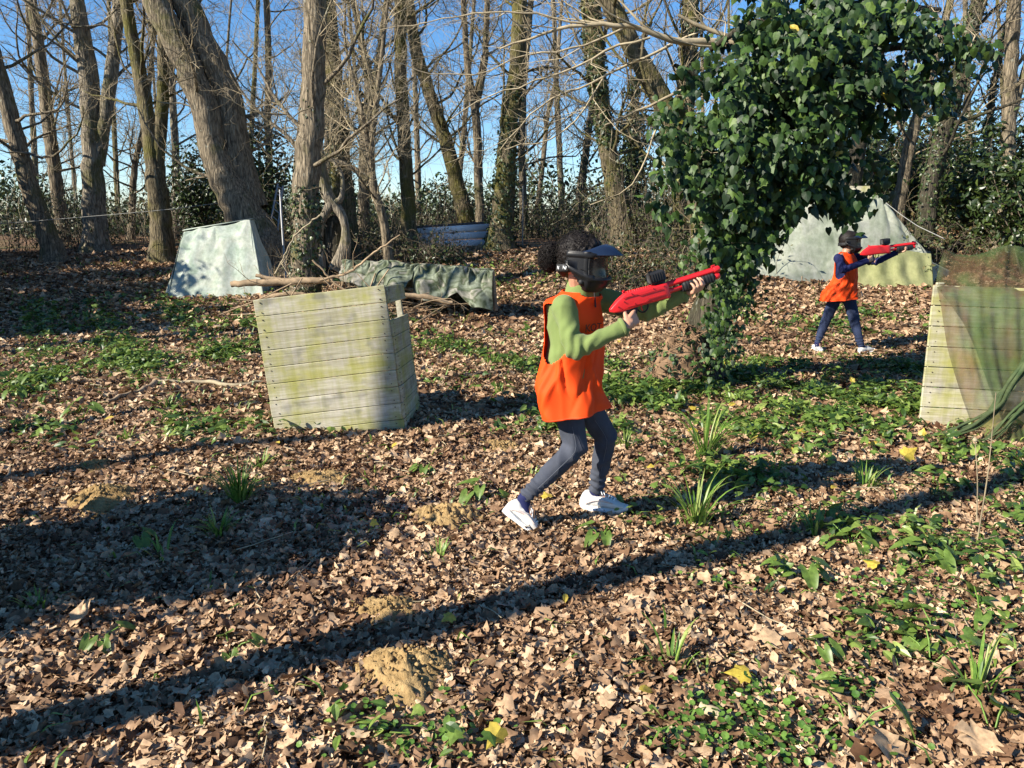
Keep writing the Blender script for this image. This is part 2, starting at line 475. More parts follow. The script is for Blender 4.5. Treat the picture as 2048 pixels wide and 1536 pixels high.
def camo(name, cols, scale=3.0, trans=.15, fleck=None, alpha=None):
    def f(t, b):
        v = coords(t); n = noise_(t, v, scale, 3, .5, .6)
        st = [(.30 + .4 * k / max(1, len(cols) - 1), c) for k, c in enumerate(cols)]
        c = ramp(t, n, st)
        c = mixc(t, .6, c, ramp(t, noise_(t, v, scale * 9, 5, .7), [(.3, (.6, .6, .6)), (.65, (1.1, 1.1, 1.1))]), 'MULTIPLY')
        c = mixc(t, .5, c, ramp(t, noise_(t, coords(t, (9, 9, .8)), 1.5, 4, .6), [(.35, (.6, .66, .55)), (.6, (1.05, 1.05, 1.05))]), 'MULTIPLY')
        L(t, c, b.inputs["Base Color"]); b.inputs["Roughness"].default_value = .75; b.inputs["Specular IOR Level"].default_value = .25
        bump(t, b, noise_(t, v, 120, 3), .3, .003)
        tr = t.nodes.new("ShaderNodeBsdfTranslucent"); L(t, c, tr.inputs[0])
        mx = t.nodes.new("ShaderNodeMixShader"); mx.inputs[0].default_value = trans
        L(t, b.outputs[0], mx.inputs[1]); L(t, tr.outputs[0], mx.inputs[2]); o = mx.outputs[0]
        if alpha is not None:
            ta = t.nodes.new("ShaderNodeBsdfTransparent"); m2 = t.nodes.new("ShaderNodeMixShader")
            an = ramp(t, noise_(t, v, scale * 1.3, 4, .6), [(.3, (alpha - .18,) * 3), (.7, (alpha + .2,) * 3)])
            L(t, an, m2.inputs[0]); L(t, ta.outputs[0], m2.inputs[1]); L(t, o, m2.inputs[2]); o = m2.outputs[0]
        L(t, o, t.nodes["Material Output"].inputs[0])
    return mat(name, f)
M['tarp_white'] = camo('washed_white_tarp', [(.33, .40, .33), (.50, .53, .46), (.42, .48, .42), (.28, .36, .29)], 2.2)
M['tarp_camo'] = camo('camouflage_tarp', [(.04, .05, .03), (.25, .28, .21), (.07, .09, .045), (.34, .32, .28), (.09, .11, .06)], 3.6)
M['tarp_grey'] = camo('faded_grey_green_tarp', [(.17, .20, .14), (.33, .36, .28), (.40, .41, .34), (.26, .30, .21)], 1.5)
M['tarp_yellow'] = camo('yellow_green_tarp', [(.30, .31, .14), (.38, .38, .18), (.28, .29, .12)], 1.5)
M['net'] = camo('camouflage_net', [(.05, .11, .035), (.12, .17, .06), (.16, .09, .05), (.08, .13, .05)], 2.6, .3, None, .60)
M['net_dense'] = camo('camouflage_net_bunched', [(.035, .07, .025), (.09, .12, .05), (.06, .09, .04)], 5, .15, None, .86)
M['metal_white'] = plain('white_sheet_metal', (.78, .80, .84), .45, 0, 20, .08)
M['metal_dark'] = plain('dark_capping', (.05, .045, .045), .6)
M['metal_grey'] = plain('grey_metal', (.27, .27, .27), .4, 0, 20, .1, .5)
M['wood_dead'] = plain('dead_wood', (.28, .20, .12), .9, .8, 45, .5)
M['rootfibre'] = plain('root_fibre', (.20, .125, .07), .95, .8, 60, .6)
M['rope'] = plain('pale_rope', (.34, .34, .31), .8)
# ------------------------------------------------------------------ ground
def ground():
    def axis(lo, hi, fine_lo, fine_hi, step):
        a = list(np.arange(fine_lo, fine_hi, step)); d = step; p = a[0]; q = a[-1]
        while p > lo: d *= 1.25; p -= d; a.insert(0, p)
        d = step
        while q < hi: d *= 1.25; q += d; a.append(q)
        return np.array(a)
    xs = axis(-700, 700, -12, 12, .13); ys = axis(-60, 1200, -1, 26, .13)
    X, Y = np.meshgrid(xs, ys)
    mb = MB(); mb.grid(np.stack([X, Y, gz(X, Y)], -1))
    o = mb.build("ground", M['ground']); tag(o, kind="structure")
ground()

# ------------------------------------------------------------------ leaf shapes
def fan(pts, curl):
    pts = np.array(pts, float); c = pts.mean(0) * .6
    V = np.concatenate([[c], pts]); z = curl(V[:, 0], V[:, 1])
    n = len(pts); F = [(0, 1 + k, 1 + (k + 1) % n) for k in range(n)]
    return np.column_stack([V, z]), np.array(F)
def fan2(pts, curl):
    pts = np.array(pts, float); c = pts.mean(0) * .6; mid = c + (pts - c) * .55
    V = np.concatenate([[c], mid, pts]); n = len(pts); F = []
    for k in range(n):
        q = (k + 1) % n; F += [(0, 1 + k, 1 + q), (1 + k, 1 + n + k, 1 + n + q), (1 + k, 1 + n + q, 1 + q)]
    return np.column_stack([V, curl(V[:, 0], V[:, 1])]), np.array(F)
HEART = fan([(-.04, 0), (-.14, .2), (.0, .36), (.3, .38), (.62, .24), (1, 0), (.62, -.24), (.3, -.38), (.0, -.36), (-.14, -.2)], lambda x, y: -.22 * np.abs(y) - .2 * x * x + .05)
IVY = fan([(-.05, 0), (-.12, .22), (.02, .46), (.22, .38), (.36, .5), (.48, .24), (.95, 0), (.48, -.24), (.36, -.5), (.22, -.38), (.02, -.46), (-.12, -.22)], lambda x, y: -.28 * np.abs(y) - .16 * x * x + .05)
OVAL = fan([(0, 0), (.2, .2), (.5, .28), (.8, .18), (1.05, 0), (.8, -.18), (.5, -.28), (.2, -.2)], lambda x, y: .3 * np.abs(y) - .25 * x * x)
SIMPLE = (np.array([(0, 0, 0), (.5, .28, .04), (1, 0, -.12), (.5, -.28, .04)]), np.array([(0, 1, 2, 3)]))
ROUND = fan([(.5 * math.cos(a), .5 * math.sin(a)) for a in np.linspace(0, 2 * np.pi, 8)[:-1]], lambda x, y: .25 * (x * x + y * y))
ARROW = fan([(.1, 0), (-.28, .26), (-.05, .33), (.3, .3), (.65, .2), (1, 0), (.65, -.2), (.3, -.3), (-.05, -.33), (-.28, -.26)], lambda x, y: .25 * np.abs(y) - .3 * x * x)
ARUM = fan2([(.1, 0), (-.18, .12), (-.28, .26), (-.05, .34), (.3, .31), (.65, .2), (.9, .07), (1, 0), (.9, -.07), (.65, -.2), (.3, -.31), (-.05, -.34), (-.28, -.26), (-.18, -.12)], lambda x, y: .3 * np.abs(y) - .3 * x * x + .03 * np.sin(9 * x + 14 * y))
def dead_leaf(seed, k=11, fan=fan):
    rs = np.random.RandomState(seed); a = np.linspace(0, 2 * np.pi, k + 1)[:-1] + rs.normal(size=k) * .12
    r = np.where(np.arange(k) % 2 == 0, rs.uniform(.46, .62, k), rs.uniform(.34, .48, k))
    r = r * (1 + .25 * np.cos(a)); st = rs.uniform(.62, 1)
    c1, c2, c3, ph, tw = rs.uniform(-1.6, 1.9), rs.uniform(-1.8, 2.2), rs.uniform(.06, .16), rs.uniform(0, 6), rs.uniform(-.9, .9)
    return fan(np.column_stack([r * np.cos(a), r * np.sin(a) * st]), lambda x, y: c1 * x * x + c2 * y * y + c3 * np.sin(9 * x + 6 * y + ph) + tw * x * y)
DEAD = [dead_leaf(k, 11) for k in range(10)]
DEAD_NEAR = [dead_leaf(k + 20, 13, fan2) for k in range(10)]
DEAD_LOW = [dead_leaf(k + 50, 6) for k in range(6)]

MOLES = [  # px, py, radius, height
    (895, 1045, .20, .085), (775, 1235, .16, .06), (815, 1362, .19, .085), (205, 1010, .20, .10), (190, 938, .15, .05),
    (1000, 897, .20, .045), (1350, 803, .17, .05), (640, 965, .24, .06)]
MOLEP = [(G(a, b), r, h) for a, b, r, h in MOLES]

GREEN = [  # px, py, radius x, radius y (metres), weight : patches of green ground cover
    (1550, 790, 1.5, .6, .9), (1300, 790, .7, .6, .8), (1750, 830, .9, .5, .7), (1450, 870, .8, .35, .8), (1400, 745, 1.2, .35, 1.2),
    (1700, 640, 1.0, .7, .45), (1560, 660, .9, .7, .5), (1620, 740, 2.0, .35, .6), (60, 780, .6, .5, .7), (200, 730, 1.0, .7, .6), (450, 715, .7, .4, .5),
    (100, 640, 2.4, 1.3, .5), (330, 650, 1.8, 1.2, .42), (600, 700, 1.5, .8, .25), (330, 860, .9, .4, .3), (1600, 1120, .5, .3, .45), (1800, 1090, .6, .3, .55), (1850, 1240, .45, .25, .6), (1750, 1300, .3, .2, .45),
    (900, 690, .9, .5, .35), (960, 560, 2.0, .9, .5), (1000, 720, .6, .5, .3), (1950, 1000, .7, .5, .5), (1130, 850, .35, .3, .6),
    (250, 870, .7, .2, .3), (1300, 1040, .5, .2, .3), (860, 1500, .22, .1, .6), (1500, 960, .8, .25, .35), (1980, 900, .8, .5, .5), (700, 640, 1.2, .5, .2)]
GP = [(G(a, b), rx, ry, wt) for a, b, rx, ry, wt in GREEN]
def green_w(x, y):
    s = np.zeros_like(x)
    for g, rx, ry, wt in GP: s = s + wt * np.exp(-((x - g[0]) / rx) ** 2 - ((y - g[1]) / ry) ** 2)
    n = np.sin(x * 3.1 + 1) * np.sin(y * 2.7) + np.sin(x * 6.3 + y * 4 + 2) * .7 + np.sin(x * 13 - y * 9) * .5
    return s * np.clip(.45 + .75 * n, 0, 2)

def scatter(rng, n, y0, y1, marg=.6):
    y = np.sqrt(rng.uniform(y0 * y0, y1 * y1, n)); x = rng.uniform(-1, 1, n) * (y * .76 + marg)
    return x, y

def gnormal(x, y, e=.05):
    return nrmz(np.stack([(gz(x - e, y) - gz(x + e, y)) / (2 * e), (gz(x, y - e) - gz(x, y + e)) / (2 * e), np.ones_like(x)], -1))

def litter():
    rng = np.random.RandomState(11); mb = MB()
    for (y0, y1, n, size, tm, tilt, lift) in ((1.35, 4.4, 42000, .0125, DEAD_LOW, .6, .042), (1.35, 3.4, 34000, .0265, DEAD, .42, .03), (3.4, 5.6, 44000, .028, DEAD, .42, .03), (5.6, 9.5, 62000, .034, DEAD_LOW, .45, .03), (9.5, 17, 70000, .05, DEAD_LOW, .4, .03)):
        x, y = scatter(rng, n, y0, y1)
        keep = rng.rand(n) > np.clip(green_w(x, y) * .3, 0, .6)
        for p, r, h in MOLEP: keep &= ((x - p[0]) ** 2 + (y - p[1]) ** 2 > (r * rng.uniform(.2, 1.1, n)) ** 2)
        x, y = x[keep], y[keep]; n = len(x)
        which = rng.randint(0, len(tm), n)
        nn = gnormal(x, y) + rng.normal(size=(n, 3)) * tilt * np.array((1, 1, .4)); nn[:, 2] = np.abs(nn[:, 2]) * np.where(rng.rand(n) < .5, 1, 1)
        pos = np.stack([x, y, gz(x, y) + .006 + rng.uniform(0, lift, n)], -1)
        sz = size * np.exp(np.clip(rng.normal(size=n), -2, 1.6) * .42)
        for k in range(len(tm)):
            q = which == k; mb.leaves(*tm[k], pos[q], nn[q], sz[q] * 1.35, rng)
    o = mb.build("dead_leaves", M['litter'], smooth=True); tag(o, kind="stuff")
litter()

def cover():
    rng = np.random.RandomState(12); mb = MB(); gr = MB()
    for (y0, y1, n, size) in ((1.4, 4, 18000, .045), (4, 9, 110000, .055), (9, 16, 70000, .075)):
        x, y = scatter(rng, n, y0, y1); wv = green_w(x, y); keep = rng.rand(n) < wv * .85
        for p, r, h in MOLEP: keep &= ((x - p[0]) ** 2 + (y - p[1]) ** 2 > (r * .8) ** 2)
        x, y = x[keep], y[keep]; n = len(x)
        pos = np.stack([x, y, gz(x, y) + rng.uniform(.03, .11, n)], -1)
        nn = np.array((0, 0, 1.)) + rng.normal(size=(n, 3)) * .42
        k = rng.randint(0, 3, n); sz = size * rng.uniform(.5, 1.35, n)
        for j, tm in enumerate((IVY, ARROW, OVAL)): mb.leaves(*tm, pos[k == j], nn[k == j], sz[k == j] * (1, 1.2, 1)[j], rng)
    o = mb.build("ground_ivy", M['green'], smooth=False); tag(o, kind="stuff")
    # short grass between the leaves
    B = (np.array([(0, -.035, 0), (0, .035, 0), (.45, .03, .08), (.45, -.03, .08), (1, 0, -.12)]), )
    for (y0, y1, n, size) in ((1.4, 5, 9000, .09), (5, 9, 30000, .10), (9, 16, 26000, .12)):
        x, y = scatter(rng, n, y0, y1); wv = green_w(x, y) + .09 + .25 * (np.sin(x * 2.1 + 3) * np.sin(y * 1.9 + 1) > .55); keep = rng.rand(n) < wv * .5
        x, y = x[keep], y[keep]; n = len(x); a = rng.uniform(0, 6.28, n); ln = size * rng.uniform(.5, 1.6, n)
        t = nrmz(np.stack([np.cos(a), np.sin(a), rng.uniform(.5, 2, n)], -1)); b = np.stack([-np.sin(a), np.cos(a), 0 * a], -1)
        p = np.stack([x, y, gz(x, y)], -1); wd = .0035 * (1 + y / 9)[:, None]
        bend = np.stack([np.cos(a), np.sin(a), -.9 + 0 * a], -1) * ln[:, None] * .35
        mid = p + t * ln[:, None] * .6; tipp = p + t * ln[:, None] + bend
        V = np.stack([p - b * wd, p + b * wd, mid + b * wd, mid - b * wd, tipp], 1)
        gr.add(V.reshape(-1, 3), (np.arange(n)[:, None] * 5 + np.array((0, 1, 2, 3))).reshape(-1, 4))
        gr.F.append(((np.arange(n)[:, None] * 5 + np.array((3, 2, 4))).reshape(-1, 3) + gr.n - 5 * n, 0))
    o = gr.build("grass", M['grass'], smooth=False); tag(o, kind="stuff")
    cl = MB()
    for px, py, r, cnt in ((1520, 1500, .17, 330), (1690, 1395, .07, 60), (1380, 1500, .09, 50), (850, 1490, .14, 130), (1800, 1200, .22, 190), (1900, 1240, .16, 110), (1450, 1405, .1, 50), (1560, 1060, .2, 120), (1420, 1180, .12, 40), (1960, 1130, .2, 80)):
        g = G(px, py); q = rng.normal(size=(cnt, 2)) * r * np.array((.9, .55)) + g[:2]
        pos = np.column_stack([q, gz(q[:, 0], q[:, 1]) + rng.uniform(.03, .07, cnt)])
        cl.leaves(*ROUND, pos, np.array((0, 0, 1.)) + rng.normal(size=(cnt, 3)) * .35, rng.uniform(.012, .026, cnt), rng)
    o = cl.build("clover", M['clover'], smooth=False); tag(o, kind="stuff")
    # fallen small twigs
    tw = MB()
    for k in range(420):
        y = math.sqrt(rng.uniform(1.6 ** 2, 10 ** 2)); x = rng.uniform(-1, 1) * (y * .75 + .3); a = rng.uniform(0, 6.28); Ln = rng.uniform(.06, .3)
        s = np.linspace(-.5, .5, 5); px = x + s * Ln * math.cos(a) + rng.normal(size=5) * .006; py = y + s * Ln * math.sin(a) + rng.normal(size=5) * .006
        tw.tube(np.column_stack([px, py, gz(px, py) + .035 + rng.uniform(-.01, .02)]), .0022 + .0007 * y * .3, 4)
    o = tw.build("fallen_twigs", M['twig_pale']); tag(o, kind="stuff")
cover()

# ------------------------------------------------------------------ molehills
def molehills():
    labs = ["crumbly sandy molehill right behind the lifted heel of the nearer player", "sandy molehill in the sun above the largest yellow one at the bottom",
            "yellow sandy molehill at the bottom, largest and nearest", "brown molehill in the big shadow at the far left", "flat sandy molehill on the sunny strip at the left edge of the leaves",
            "low pale earth mound left of the nearer player's knees", "small sandy mound among green leaves right of the orange vest", "low molehill in the shadow just below the wooden barricade"]
    rng = np.random.RandomState(3)
    for (p, r, h), lab in zip(MOLEP, labs):
        mb = MB(); nr, na = 30, 64
        rr = np.linspace(0, 1, nr)[:, None]; a = np.linspace(0, 2 * np.pi, na, endpoint=False)[None]
        out = r * (1.1 + .12 * np.sin(3 * a + p[0]) + .07 * np.sin(5 * a + 2) + .04 * np.sin(9 * a))
        x = p[0] + out * rr * np.cos(a) * 1.15; y = p[1] + out * rr * np.sin(a)
        prof = (1 - rr ** 2) ** 1.3 * (1 + .1 * np.sin(3 * a))
        lump = 0
        for q in range(11):
            f, g = rng.normal(size=2) * (40 + 22 * q); lump = lump + (1 - np.abs(np.sin(x * f + y * g + rng.uniform(0, 6) + 1.5 * np.sin(x * 23 - y * 31 + q)))) * .035 / (2.2 + q)
        lump = lump - .03
        z = gz(x, y) + h * prof + lump * (1 - rr ** 3) - .02 * rr
        mb.grid(np.stack([x, y, z], -1), close_u=True)
        for k in range(150):
            q = rng.uniform(0, 6.28); d = r * abs(rng.normal() * .55 + .3); xx, yy = p[0] + d * math.cos(q) * 1.15, p[1] + d * math.sin(q)
            hh = h * max(0, 1 - (d / r / 1.1) ** 2) ** 1.3 - .012; s = .003 + .008 * rng.rand() ** 3
            mb.ball((xx, yy, float(gz(xx, yy)) + hh + .008), (s, s * rng.uniform(.7, 1.3), s * .7), 5)
        o = mb.build("molehill", M['sand']); tag(o, lab, "molehill", "molehills in the dead leaves")
molehills()

# ------------------------------------------------------------------ trees
RMIN = [.0026]
def limb(mb, tw, p, d, r, Ln, lvl, rng, up=.12, wig=.30, kids=6, pale=0, lo=.15):
    n = max(4, int(Ln / .24)) if lvl > 0 else 5
    st = Ln / n; D = nrmz(np.asarray(d, float)); path = [np.asarray(p, float)]; dirs = []
    cur = D.copy()
    for k in range(n):
        cur = nrmz(cur + rng.normal(size=3) * wig * (.6 if lvl > 1 else 1) + np.array((0, 0, up)))
        dirs.append(cur.copy()); path.append(path[-1] + cur * st)
    path = np.array(path); rad = r * np.linspace(1, .28 if lvl else .35, n + 1)
    tgt = mb if r > .02 else tw
    tgt.tube(path, rad, 8 if r > .03 else (5 if r > .012 else 3))
    if lvl > 0:
        for c in range(kids if lvl > 1 else max(3, int(kids * 1.15))):
            t = rng.uniform(lo, .97); k = min(n - 1, int(t * n)); bp = path[k] + (path[k + 1] - path[k]) * (t * n - k)
            pr = rng.normal(size=3); pr = nrmz(pr - pr.dot(dirs[k]) * dirs[k]); ang = rng.uniform(.5, 1.15)
            limb(mb, tw, bp, dirs[k] * math.cos(ang) + pr * math.sin(ang), max(RMIN[0], r * (1 - t * .65) * rng.uniform(.35, .55)), Ln * rng.uniform(.32, .62) * (1 - .3 * t), lvl - 1, rng, up * .6, wig, kids)

def ivy_on(path, rad, lo, hi, dens, rng, size=.06, spread=.10, mt='ivy_small'):
    """leaves hugging a stem between two fractions of its length"""
    mb = MB(); n = len(path); Ln = np.linalg.norm(np.diff(path, axis=0), axis=1).sum() * (hi - lo)
    cnt = int(dens * Ln); t = rng.uniform(lo, hi, cnt) * (n - 1); k = np.minimum(t.astype(int), n - 2); f = (t - k)[:, None]
    c = path[k] * (1 - f) + path[k + 1] * f; rr = np.interp(t, np.arange(n), np.asarray(rad) * np.ones(n))
    a = rng.uniform(0, 6.28, cnt); o = np.stack([np.cos(a), np.sin(a), 0 * a], -1)
    clump = .6 + .4 * np.sin(t * 2.3 + a) + .3 * np.sin(t * 5.1 - 2 * a)
    pos = c + o * (rr + spread * np.abs(rng.normal(size=cnt)) * np.clip(clump, .15, 2))[:, None]
    mb.leaves(*(IVY if size > .05 else SIMPLE), pos, o + rng.normal(size=(cnt, 3)) * .5 + np.array((0, 0, .3)), size * rng.uniform(.6, 1.3, cnt), rng, np.array((0, 0, -1.)), .55)
    return mb

TREES = []
def tree(label, stems, seed, mt='bark', base_px=None, Y=None, top=3.5, limbs=8, lvl=2, kids=6, shoots=36, ivy=None, tw='twig', name="bare_tree", group=None, limb_len=2.2, limb_lo=.25, extra=None):
    """stems: [[(px,py,width_px),...], ...] traced at distance Y; the first starts on the ground"""
    rng = np.random.RandomState(seed)
    if Y is None:
        g = G(*base_px); Y = g[1]
    trunk, crown = MB(), MB(); ivm = None; root = None; RMIN[0] = .00021 * Y; limbs = int(limbs * 2.0); kids += 1; limb_len *= 1.15
    for si, st in enumerate(stems):
        pts = []
        for q in st:
            yy = Y + (q[3] if len(q) > 3 else 0); p = P(q[0], q[1], yy); dep = np.linalg.norm(p - np.array((0, 0, CAMZ))) ; pts.append((*p, q[2] / 2 / FPX * yy * .98))
        pts = np.array(pts)
        if si == 0:
            b = pts[0].copy(); b[2] = float(gz(b[0], b[1])) - .15
            if pts[0][2] > b[2] + .3: pts = np.vstack([[b[0] + (pts[0][0] - pts[1][0]) * .15, b[1], b[2], pts[0][3] * 1.15], pts])
            else: pts[0] = b
            root = np.array((b[0], b[1], b[2] + .15))
        if top:
            d = pts[-1] - pts[-2]; d = d / np.linalg.norm(d[:3]); e1 = pts[-1] + d * top * .5; e2 = e1 + d * top * .5 + np.array((*rng.normal(size=2) * .25, 0, 0))
            e1[3] = pts[-1][3] * .75; e2[3] = pts[-1][3] * .35; pts = np.vstack([pts, e1, e2])
        q = smooth_path(pts, .16 if pts[0][3] > .09 else .22); path, rad = q[:, :3], np.maximum(q[:, 3], .006)
        path[1:-1] += rng.normal(size=(len(path) - 2, 3)) * rad[1:-1, None] * .06
        if si == 0: rad[:4] *= np.array((1.6, 1.3, 1.13, 1.05))[:len(rad[:4])]
        trunk.tube(path, rad, 22 if rad[0] > .12 else (14 if rad[0] > .06 else 9), rough=.055, seed=seed + si)
        m = len(path)
        for j in range(max(1, limbs if si == 0 else limbs * 2 // 3)):
            t = limb_lo * .8 + (.9 - limb_lo * .8) * rng.rand() ** 1.2; k = min(m - 2, int(t * m)); a = rng.uniform(0, 6.28)
            lim_r = max(.010, rad[k] * rng.uniform(.16, .36)); ll = limb_len * rng.uniform(.5, 1.2)
            limb(trunk, crown, path[k], (math.cos(a), math.sin(a), rng.uniform(.1, .9)), min(lim_r, .035), ll, lvl, rng, kids=kids)
        for j in range(shoots if si == 0 else shoots // 2):
            k = rng.randint(1, m - 1); a = rng.uniform(0, 6.28)
            limb(trunk, crown, path[k], (math.cos(a), math.sin(a), rng.uniform(-.1, .8)), .0045, rng.uniform(.3, .9), 1, rng, kids=4)
        if ivy:
            for (isi, lo, hi, dens, size, spread) in ivy:
                if isi == si:
                    x = ivy_on(path, rad, lo, hi, dens, rng, size, spread)
                    if ivm is None: ivm = x
                    else:
                        for V, (F, mm) in zip(x.V, x.F): ivm.add(V, F)
        if extra and si == 0: extra(trunk, crown, path, rad, rng)
    e = empty(name, root, label, "tree", group)
    trunk.build("trunk", M[mt], e); crown.build("crown", M[tw], e)
    if ivm: ivm.build("ivy", M['ivy_small'], e, smooth=False)
    TREES.append(e); return e

BG = "bare trees of the wood around the clearing"
tree("leaning bare trunk at the extreme left edge of the wood", [[(105, 490, 38), (66, 400, 34), (32, 280, 30), (2, 160, 27), (-30, 40, 24)]], 1, 'bark', Y=15.5, limbs=9, group=BG)
tree("slim bare tree second from the left edge, bending gently", [[(122, 440, 24), (100, 270, 24), (84, 140, 20), (66, 20, 17)]], 2, 'bark', Y=19, limbs=10, group=BG)
tree("pale straight tree at the left that splits low into two uprights", [[(192, 475, 44), (186, 300, 38), (176, 150, 34), (160, 40, 28), (150, -20, 22)], [(196, 330, 26), (212, 230, 25), (226, 120, 23), (240, -10, 21)]], 3, 'bark_pale', Y=17, limbs=10, group=BG)
tree("sturdy dark tree left of the white tarp shelter, mossy fork behind it", [[(326, 500, 46), (318, 400, 41), (304, 290, 31), (288, 190, 27), (268, 90, 24), (248, -20, 22)], [(316, 330, 24), (325, 210, 22), (326, 100, 20), (324, -20, 18)]], 4, 'bark_moss', Y=15.2, limbs=8, group=BG)
tree("thin pale pole of a tree directly behind the tarp shelter's left corner", [[(350, 480, 15), (352, 330, 15), (345, 200, 13), (340, 100, 11)]], 5, 'bark_pale', Y=20, limbs=8, group=BG)
tree("massive leaning tree with two heavy stems rising behind the white tarp shelter", [[(545, 575, 100), (522, 500, 92), (490, 430, 84), (458, 375, 64), (426, 300, 50), (405, 200, 49), (360, 100, 47), (320, 20, 50), (285, -60, 48)], [(505, 420, 62, .15), (488, 365, 58, .2), (472, 300, 54, .25), (462, 200, 52, .3), (416, 100, 52, .3), (376, 20, 50, .3), (345, -50, 46, .3)]], 6, 'bark', Y=13.9, limbs=7, shoots=40, group=BG)
tree("thick straight tree behind the wooden barricade with ivy round its foot", [[(608, 592, 58), (609, 520, 54), (613, 400, 51), (619, 280, 48), (627, 200, 46), (629, 100, 43), (630, -20, 41)]], 7, 'bark', base_px=(608, 600), limbs=6, shoots=24, ivy=[(0, 0, .23, 620, .052, .05), (0, .3, .5, 60, .05, .03)], group=BG, limb_lo=.2)
tree("mossy tree standing just behind the thick straight one", [[(690, 480, 46), (684, 350, 42), (672, 220, 36), (662, 100, 32), (655, -20, 28)]], 8, 'bark_moss', Y=16, limbs=9, ivy=[(0, .0, .4, 200, .06, .1)], group=BG)
tree("small crooked tree leaning left behind the camouflage tarp, forked at head height", [[(782, 525, 18), (768, 440, 17), (740, 358, 17), (745, 270, 12), (757, 170, 10)], [(738, 356, 13), (700, 330, 12), (655, 318, 8), (600, 290, 5)], [(742, 340, 10), (728, 240, 9), (710, 170, 7)]], 9, 'bark', base_px=(785, 535), limbs=9, top=1.5, kids=7, group=BG, tw='twig_pale')
tree("grey tree between the thick straight one and the crooked one", [[(728, 465, 24), (727, 350, 22), (734, 233, 21), (741, 158, 18), (728, 110, 15), (712, 30, 12)], [(738, 200, 12), (757, 120, 11), (770, 20, 10)]], 10, 'bark', Y=19, limbs=12, kids=7, group=BG)
tree("upright tree left of the white metal panels, sunlit at its foot", [[(820, 492, 34), (814, 375, 28), (806, 250, 26), (801, 125, 24), (800, -20, 23)]], 11, 'bark_moss', Y=16, limbs=12, kids=7, shoots=60, group=BG)
tree("tree leaning left above the white metal panels", [[(935, 450, 34), (897, 300, 28), (866, 208, 25), (832, 104, 22), (815, -10, 20)]], 12, 'bark_moss', Y=19.5, limbs=11, kids=6, shoots=50, group=BG)
tree("slender dark tree with a high narrow fork behind the metal panels", [[(960, 450, 19), (955, 290, 17), (951, 212, 16), (935, 146, 12), (926, -10, 10)], [(952, 215, 13), (970, 125, 12), (974, 10, 10)]], 13, 'bark', Y=19, limbs=9, group=BG)
tree("tall ivy footed tree right of the white metal panels", [[(1000, 485, 50), (1008, 380, 40), (1022, 220, 34), (1038, 90, 30), (1040, -20, 27)]], 14, 'bark_moss', Y=16.3, limbs=8, ivy=[(0, .02, .40, 420, .06, .07)], group=BG)
tree("slim tree tucked behind the right side of the ivy footed tree", [[(1047, 430, 16), (1043, 280, 15), (1048, 150, 13), (1060, 20, 11)]], 15, 'bark', Y=20, limbs=8, group=BG)
tree("thin grey sapling in the sky gap left of centre right", [[(1075, 415, 11), (1086, 325, 10), (1094, 228, 9), (1112, 163, 8), (1118, 80, 7)]], 16, 'bark', Y=24, limbs=9, top=2, group=BG)
tree("tree leaning right with ivy scraps at its foot, in the central sky gap", [[(1158, 420, 18), (1170, 315, 15), (1182, 228, 13), (1195, 150, 11)]], 17, 'bark', Y=21, limbs=8, top=2, ivy=[(0, .1, .5, 130, .07, .12)], group=BG)
tree("dark curved tree wrapped in ivy with a mossy yellow foot, above the nearer player", [[(1245, 450, 46), (1226, 345, 38), (1208, 260, 34), (1195, 163, 34), (1186, 81, 36), (1182, -20, 34)]], 18, 'bark_moss', Y=15.5, limbs=8, ivy=[(0, .25, .8, 620, .06, .05)], group=BG)
tree("big trunk slanting up to the left out of the foreground tree's ivy", [[(1405, 450, 46), (1385, 320, 42), (1342, 234, 38), (1293, 146, 38), (1258, 80, 36), (1226, 20, 34), (1195, -50, 30)]], 19, 'bark_moss', Y=14, limbs=9, kids=7, shoots=70, group=BG)
tree("narrow column of ivy in the sky gap right of the dark curved tree", [[(1264, 400, 16), (1268, 280, 14), (1266, 190, 10)]], 20, 'bark_dark', Y=19, limbs=3, top=.5, shoots=5, ivy=[(0, .15, .45, 900, .09, .30), (0, .4, .75, 1300, .09, .36), (0, .7, .98, 500, .08, .22)], group=BG)
tree("ivy wrapped upright trunk seen just left of the foreground ivy tree", [[(1362, 440, 34), (1368, 300, 32), (1374, 163, 31), (1380, 60, 30), (1380, -30, 28)]], 21, 'bark_moss', Y=15, limbs=5, ivy=[(0, .15, .8, 420, .065, .05)], group=BG)
tree("bare leaning tree above the grey tarp tent, left of a darker leaning pair", [[(1802, 380, 24), (1824, 266, 22), (1849, 190, 19), (1880, 80, 16), (1900, 0, 13)]], 22, 'bark', Y=16, limbs=8, group=BG)
tree("dark ivy wrapped tree leaning right above the right hand player", [[(1856, 400, 36), (1880, 285, 32), (1915, 170, 30), (1945, 50, 27), (1960, -20, 25)]], 23, 'bark_dark', Y=14.5, limbs=7, ivy=[(0, .1, .7, 300, .06, .05)], group=BG)
tree("thin ivy clad stem near the right edge, between two larger trees", [[(1970, 330, 12), (1982, 202, 11), (2000, 110, 10), (2016, 40, 8)]], 24, 'bark_dark', Y=17, limbs=7, ivy=[(0, .1, .6, 200, .06, .05)], group=BG)
tree("pale straight tree at the right edge with a fork leaning off to the right", [[(2015, 350, 27), (2019, 202, 25), (2026, 60, 24), (2028, -20, 22)], [(2024, 240, 14), (2050, 140, 13), (2080, 40, 11)]], 25, 'bark', Y=14.5, limbs=6, group=BG)
tree("trunk rising behind the top of the grey tarp tent", [[(1700, 400, 34), (1722, 250, 30), (1745, 150, 27), (1775, 20, 24)]], 26, 'bark_dark', Y=15.5, limbs=6, group=BG)
